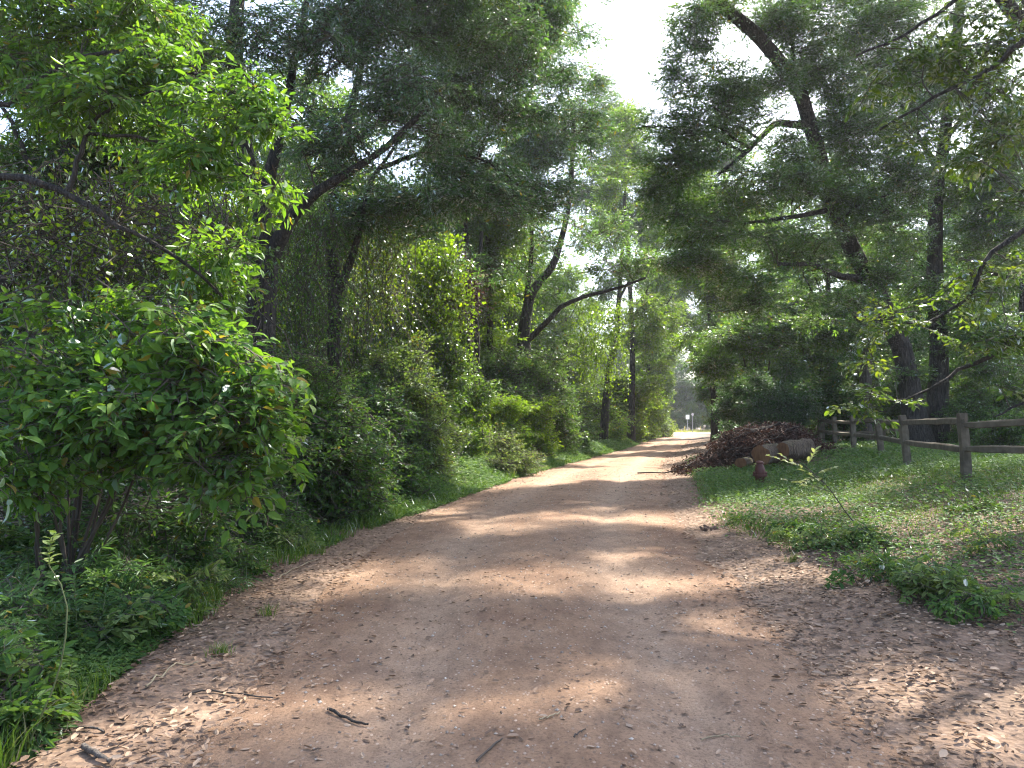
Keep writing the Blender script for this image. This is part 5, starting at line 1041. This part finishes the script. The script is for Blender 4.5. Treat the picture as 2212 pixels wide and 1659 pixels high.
n = 9000; y = 3.5 + 42 * rg.random(n) ** 1.6; x = LV(y) + .15 + .4 * smooth((y - 9) / 6) - rg.exponential(.4, n); ok = rg.random(n) < smooth((fbm(x * .8, y * .8, 53) - .38) / .12); x, y = x[ok], y[ok]
blades(mb, x, y, rg.uniform(.08, .28, len(x)), rg.uniform(.006, .012, len(x)) * (1 + .04 * y), rg, .5, .8)
tag(mb.build('grass', M_GRASS, kind='stuff'), 'patchy green grass and weeds on both roadsides', 'grass')
# low leafy ground cover
def cover(mb, x, y, h, L, W, rg, tint0, tpl=T2):
    n = len(x); P = np.stack([x, y, H(x, y) + h], -1); a = rg.uniform(0, 6.283, n)
    scatter(mb, tpl, P, np.stack([np.cos(a), np.sin(a), rg.normal(size=n) * .3], -1), nrm(np.stack([rg.normal(size=n) * .35, rg.normal(size=n) * .35 - .1, np.ones(n)], -1)), L, W, np.clip(tint0 + rg.normal(size=n) * .22, 0, 1))
mb = MB(); n = 230000; y = rg.uniform(4.2, 30, n); x = rg.uniform(2.4, 20, n)
pr = smooth((x - RV(y) + .1) / .8) * smooth((fbm(x * .9, y * .9, 55) - .30) / .16) * (x < y * .74 + 1); pr *= np.hypot((x - pc[0]) / 2.0, (y - pc[1]) / 1.7) > 1
ok = rg.random(n) < pr * .9; x, y = x[ok], y[ok]; cover(mb, x, y, rg.uniform(.02, .20, len(x)), (.045 + .0018 * y) * rg.uniform(.6, 1.3, len(x)), (.024 + .001 * y) * rg.uniform(.6, 1.3, len(x)), rg, .45)
tag(mb.build('ground_cover', M_SHR, kind='stuff'), 'low leafy ground cover among the litter on the right', 'ground cover')
mb = MB(); n = 200000; y = 3.2 + 55 * rg.random(n) ** 1.7; u = rg.exponential(1.0, n); x = LV(y) + .1 + .5 * smooth((y - 9) / 6) - u
hmax = .07 + .65 * smooth(u / 1.2); ok = rg.random(n) < smooth((fbm(x * .8, y * .8, 57) - .33) / .15); x, y, u, hmax = x[ok], y[ok], u[ok], hmax[ok]
cover(mb, x, y, hmax * rg.random(len(x)), (.04 + .0018 * y) * rg.uniform(.6, 1.4, len(x)), (.022 + .001 * y) * rg.uniform(.6, 1.3, len(x)), rg, .5)
tag(mb.build('roadside_weeds', M_SHR, kind='stuff'), 'mixed low weeds along the left edge of the road', 'weeds')
mb = MB(); n = 5000; x = rg.uniform(-5, 60, n); y = rg.uniform(122, 129, n) + .03 * (x - 25); V0 = mb.n
b = np.stack([x, y, .1 + .25 * smooth((y - 121.5) / 6)], -1); tp = b + np.stack([rg.normal(size=n) * .1, rg.normal(size=n) * .1, rg.uniform(.15, .45, n)], -1); s = np.array([.04, 0, 0])
mb.add(np.stack([b - s, b + s, tp], 1).reshape(-1, 3), np.arange(n * 3).reshape(-1, 3), np.repeat(rg.uniform(.6, 1, n), 3)); tag(mb.build('verge_grass', leaf_mat('dry_grass', [(.2, .2, .07), (.34, .31, .13)], tf=.3), kind='stuff'), 'dry yellow grass on the verge across the paved road', 'grass')

# ------------------------------------------------------------------ single small plants
def herb(label, px_top, py_top, px_b, py_b, n_leaf, L, W, mat, seed, name='tall_weed', cat='weed', group=None, stem=M_GTWIG, droop=.3, f0=.25, r=.006, via=None):
    rg = np.random.default_rng(seed); b = ground(px_b, py_b); tp = at(px_top, py_top, b[1] + rg.normal() * .05)
    root = thing(name, b, label, cat, group); pts = [b - [0, 0, .03]] + [at(p[0], p[1], b[1]) for p in (via or [])] + [tp]
    P = resample(pts if len(pts) > 2 else [pts[0], (pts[0] + pts[1]) / 2 + rg.normal(size=3) * .015, pts[1]], 10)
    mb = MB(); tubes(mb, P, np.linspace(r, r * .45, 10), 6, cap=True); mb.build('stem', stem, root, True)
    out = []
    for k in range(n_leaf):
        f = f0 + (1 - f0) * (k + .5) / n_leaf; i = f * 9; j = min(8, int(i)); p = P[j] * (1 - i + j) + P[j + 1] * (i - j); a = k * 2.4 + rg.normal() * .3
        sc = (1.15 - .45 * f) * rg.uniform(.8, 1.2); up = .9 * f
        out.append((p, np.array([math.cos(a), math.sin(a), up - droop]), np.array([-math.cos(a) * .3, -math.sin(a) * .3, 1.]), L * sc, W * sc))
    leaf_objects(root, T8, mat, out, seed=seed, meshes=3, tints=(.25, .8)); return root
HB = [('tall lance leaved weed in the bottom left corner', 66, 1303, 60, 1470), ('tall lance leaved weed second from the left edge', 160, 1238, 165, 1440), ('lance leaved weed below the bare pale stem', 228, 1280, 235, 1420),
      ('lance leaved weed left of the sunlit litter edge', 330, 1262, 335, 1370), ('slim lance leaved weed at the edge of the dark shade', 453, 1175, 455, 1280), ('slim lance leaved weed nearest the leaf strewn verge', 568, 1142, 566, 1235),
      ('short lance leaved weed near the left picture edge', 20, 1400, 30, 1500), ('lance leaved weed in front of the bent pale sapling', 120, 1360, 120, 1470)]
for i, (lab, a, b, c, d_) in enumerate(HB): herb(lab, a, b, c, d_, 36, .135, .028, M_LANCE, 400 + i, group='lance leaved weeds on the left')
herb('bent pale sapling with a tuft of round leaves in the lower left', 118, 1150, 40, 1640, 16, .075, .055, M_PALE, 420, 'sapling', 'sapling', None, M_GTWIG, f0=.78, r=.005, via=[(110, 1500), (138, 1400), (143, 1290), (104, 1215)])
herb('nearly bare pale upright stem left of the road', 289, 1112, 262, 1345, 3, .05, .02, M_PALE, 421, 'dry_stem', 'stem', None, M_PTWIG, f0=.9, r=.005, via=[(264, 1260), (270, 1180)])
herb('thin dark leaning stem at the right tip of the broad leaved shrub', 600, 900, 640, 1110, 4, .06, .03, M_SHR, 422, 'dry_stem', 'stem', None, M_TWIG, f0=.85, r=.008, via=[(612, 1000), (628, 1060)])
def spray_sapling(label, pts, tips, Y, seed, L, W, mat):
    rg = np.random.default_rng(seed); b = ground(*pts[0]); root = thing('sapling', b, label, 'sapling', None)
    P = resample([b - [0, 0, .02]] + [at(p[0], p[1], b[1]) for p in pts[1:]], 12); mb = MB(); tubes(mb, P, np.linspace(.008, .003, 12), 6, cap=True); mb.build('stem', M_TWIG, root, True); out = []
    for (a, c) in tips:
        A = at(a[0], a[1], b[1]); C = at(c[0], c[1], b[1] - .1); mb = MB(); Q = resample([A, (A + C) / 2 + [0, 0, .03], C], 6); tubes(mb, Q, np.linspace(.004, .0015, 6), 4); mb.build('twig', M_TWIG, root, True)
        dr = nrm((C - A)[None])[0]; lat = np.cross(dr, [0, 0, 1.])
        for k in range(9):
            f = .2 + .8 * k / 8; sd = 1 if k % 2 else -1; out.append((A + (C - A) * f, dr * .6 + lat * sd * .8 + np.array([0, 0, .15]) + rg.normal(size=3) * .12, np.array([0, -.1, 1.]) + rg.normal(size=3) * .2, L * rg.uniform(.8, 1.15), W * rg.uniform(.8, 1.15)))
    leaf_objects(root, T8, mat, out, seed=seed, meshes=3, tints=(.6, 1)); return root
spray_sapling('slender arching sapling with bright sunlit leaflets before the cut logs', [(1884, 1172), (1830, 1110), (1787, 1050), (1745, 1012), (1722, 992)],
              [((1790, 1052), (1690, 985)), ((1745, 1012), (1660, 985)), ((1740, 1008), (1760, 975)), ((1760, 1025), (1800, 1012)), ((1800, 1065), (1690, 1035)), ((1830, 1110), (1770, 1085)), ((1770, 1030), (1730, 1045))], 9, 430, .10, .04, leaf_mat('sun_painted_leaf', [(.22, .27, .12), (.30, .34, .17)], (1.3, 1.3, .6), .45, .4, .3))  # extra sunlight on the leaflets is put into this pale leaf colour
for i, (lab, px, py, n) in enumerate([('low clump of dark green seedlings at the right edge of the litter', 1880, 1265, 60), ('leafy seedling clump near the right picture edge', 2110, 1200, 24), ('small seedling clump below the fence post', 2080, 1110, 40),
                                      ('leafy low clump in the litter at the right, nearest the camera', 2130, 1330, 24), ('seedling clump left of the dark green seedlings', 1760, 1180, 40), ('sprawling seedlings behind the leafy low clump', 2010, 1250, 22), ('small seedlings beside the rotten stump', 1640, 1150, 34)]):
    b = ground(px, py); shrub('seedling_clump', lab, b[:2], 4, [(b + [0, 0, .12], np.array([.3, .25, .12])), (b + [.15, .1, .16], np.array([.2, .2, .1]))], n * .6, [M_SHR, M_PALE][i % 2], 60 + i, .062, .03, group='seedling clumps on the right', cat='seedlings', clumps=2, fill=False, per=9, twig=.14, tr=.003, r=.005, up=.9, tpl=T4, tint0=.55)
rg = np.random.default_rng(97); k = 0
for y in np.sort(np.concatenate([3.7 + 9 * rg.random(26) ** 1.2, 12 + 12 * rg.random(8), 4.6 + 3 * rg.random(24)])):
    x = LV(y) - .15 - abs(rg.normal()) * (1.0 if y < 9 else .5)
    if abs(x) > y * .72 + .3: x = -(y * .70) + .2 * rg.random()
    b = np.array([x, y, float(H(x, y))]); h = rg.uniform(.22, .7) * (.55 + .5 * smooth((LV(y) - x) / .8)); m_ = [M_SHR, M_LANCE, M_PALE, M_SHR, M_NEAR][k % 5]; q = rg.uniform(.05, .09)
    shrub('weed_clump', f'{["mid green", "pale lance leaved", "greyish", "dark green", "fresh green broad leaved"][k % 5]} weed clump on the left verge, {["nearest", "second nearest", "third nearest", "fourth nearest", "fifth nearest", "sixth nearest", "seventh nearest", "eighth nearest", "ninth nearest", "tenth nearest", "eleventh nearest", "twelfth nearest"][min(11, k // 5)]} of its look', b[:2], 4, [(b + [0, 0, h * .5], np.array([.26, .22, h * .5])), (b + [.12, .08, h * .7], np.array([.18, .16, h * .4]))], 46, m_, 700 + k, q, q * [.5, .22, .5, .55, .6][k % 5], group='weed clumps on the left verge', cat='weed', density=.5, clumps=2, per=9, twig=.16, tr=.003, r=.004, up=.9, tpl=T4, tint0=.5, stem_mat=M_GTWIG, fill=False); k += 1
rg = np.random.default_rng(98)
for k, y in enumerate(np.sort(5.4 + 11 * rg.random(12))):
    x = RV(y) + .1 + abs(rg.normal()) * 1.6
    if x > y * .7: x = RV(y) + .2
    b = np.array([x, y, float(H(x, y))]); h = rg.uniform(.12, .26); shrub('low_plant', f'{["mid green", "greyish", "pale narrow leaved"][k % 3]} low plant on the right bank, {["nearest", "second nearest", "third nearest", "fourth nearest", "fifth nearest", "sixth nearest", "seventh nearest"][k // 3]} of its look', b[:2], 3, [(b + [0, 0, h * .6], np.array([.24, .2, h * .5]))], 20, [M_SHR, M_PALE, M_PALE][k % 3], 760 + k, .06, .03, group='low plants on the right bank', cat='plant', density=.6, clumps=2, per=8, twig=.14, tr=.003, r=.004, up=.9, tpl=T4, tint0=.5, fill=False)
def tuft(label, px, py, n, h, seed, dry=.5):
    rg = np.random.default_rng(seed); b = ground(px, py); x = b[0] + rg.normal(size=n) * .035; y = b[1] + rg.normal(size=n) * .035; mb = MB(); blades(mb, x, y, rg.uniform(.5, 1, n) * h, np.full(n, .006), rg, dry, .9)
    tag(mb.build('grass_tuft', M_GRASS, origin=b), label, 'grass tuft', 'grass tufts on the verge')
tuft('small grass tuft alone in the left litter', 480, 1418, 70, .13, 500, .75); tuft('grass tuft at the edge of the left weeds', 470, 1300, 80, .2, 501, .6); tuft('grass tuft beside the right litter edge', 1418 + 950, 1620, 10, .1, 502)
tuft('grass tuft growing in litter beneath the sunny left verge', 580, 1330, 60, .12, 503, .7); tuft('small grass tuft at the right litter edge near the seedlings', 1712, 1215, 60, .14, 504, .7); tuft('bright grass tuft at the top of the left verge', 690, 1200, 80, .14, 505, .7)

# ------------------------------------------------------------------ sticks, stump
def stick(label, pix, r, mat, seed, lift=.012):
    rg = np.random.default_rng(seed); G = [ground(*p) for p in pix]; P = resample(G, 9); P[:, 2] = H(P[:, 0], P[:, 1]) + r + lift * rg.random(9); mb = MB(); tubes(mb, P, np.linspace(r, r * .6, 9) * (1 + .2 * (rg.random(9) - .5)), 7, cap=True)
    tag(mb.build('stick', mat, origin=P[0], smooth_shade=True), label, 'stick', 'fallen sticks')
stick('dark knobbly stick lying among leaves on the near road', [(708, 1543), (745, 1556), (775, 1568), (796, 1580)], .009, M_BARK, 1)
stick('pale curved stick arching over the left leaf litter', [(315, 1495), (345, 1470), (385, 1450), (428, 1440)], .007, M_PTWIG, 2, .05)
stick('long thin dark stick across the left litter below the grass tuft', [(395, 1503), (450, 1500), (510, 1505), (590, 1515)], .007, M_TWIG, 3)
stick('short pale stick at the bottom centre of the road', [(1165, 1560), (1210, 1545)], .005, M_PTWIG, 4); stick('thin stick at the bottom edge left of centre', [(1030, 1656), (1060, 1625), (1085, 1600)], .006, M_TWIG, 5)
stick('thick piece of grey dead wood in the bottom left corner', [(180, 1625), (205, 1640), (240, 1658)], .017, M_BARKL, 6); stick('thin pale straw lying right of the bottom centre', [(1515, 1608), (1560, 1600), (1600, 1598)], .004, M_PTWIG, 7)
stick('short dark twig near the bottom centre, right of the pale stick', [(1240, 1600), (1265, 1585)], .005, M_TWIG, 8); stick('grey twig lying across the lower left litter', [(120, 1588), (170, 1582), (225, 1590)], .009, M_BARKL, 9); stick('long dry stalk slanting out of the sunny left verge', [(590, 1262), (630, 1235), (690, 1212)], .006, M_PTWIG, 10, .03)
p = ground(1535, 1145); root = thing('rotten_stump', p, 'tiny ragged rotten stump at the right road edge by the grass', 'stump'); rg = np.random.default_rng(9)
for k in range(9):
    a = k * .7; q = p + np.array([math.cos(a) * .07, math.sin(a) * .07, -.05]); e = q + np.array([math.cos(a) * .02 + rg.normal() * .03, rg.normal() * .02, rg.uniform(.06, .14)]); mb = MB(); wood_bar(mb, q, e, .055, .045, rg, 5, .6); mb.build('splinter', plain_mat('rotten_wood', [(.08, .048, .034), (.17, .105, .075)], 12, .9, .5) if k == 0 else bpy.data.materials['rotten_wood'], root)
# ------------------------------------------------------------------ thin haze that fades the far trees and stands in for lens glare
mb = MB(); x0, x1, y0, y1, z0, z1 = -345, 375, -130, 712, -1.6, 34
mb.add(np.array([[x, y, z] for z in (z0, z1) for y in (y0, y1) for x in (x0, x1)], float), np.array([[0, 2, 3, 1], [4, 5, 7, 6], [0, 1, 5, 4], [2, 6, 7, 3], [0, 4, 6, 2], [1, 3, 7, 5]]))
hm = bpy.data.materials.new('haze_veil'); hm.use_nodes = True; hm.node_tree.nodes.clear()
ho = hm.node_tree.nodes.new('ShaderNodeOutputMaterial'); hv = hm.node_tree.nodes.new('ShaderNodeVolumePrincipled')
hv.inputs['Color'].default_value = (.86, .93, 1.0, 1); hv.inputs['Density'].default_value = HAZE; hv.inputs['Anisotropy'].default_value = .55
hm.node_tree.links.new(hv.outputs[0], ho.inputs['Volume'])
tag(mb.build('haze', hm), 'thin pale haze hanging in the woods', 'haze', kind='stuff')
print('objects', len(bpy.data.objects), 'tris', sum(len(m.polygons) for m in bpy.data.meshes))
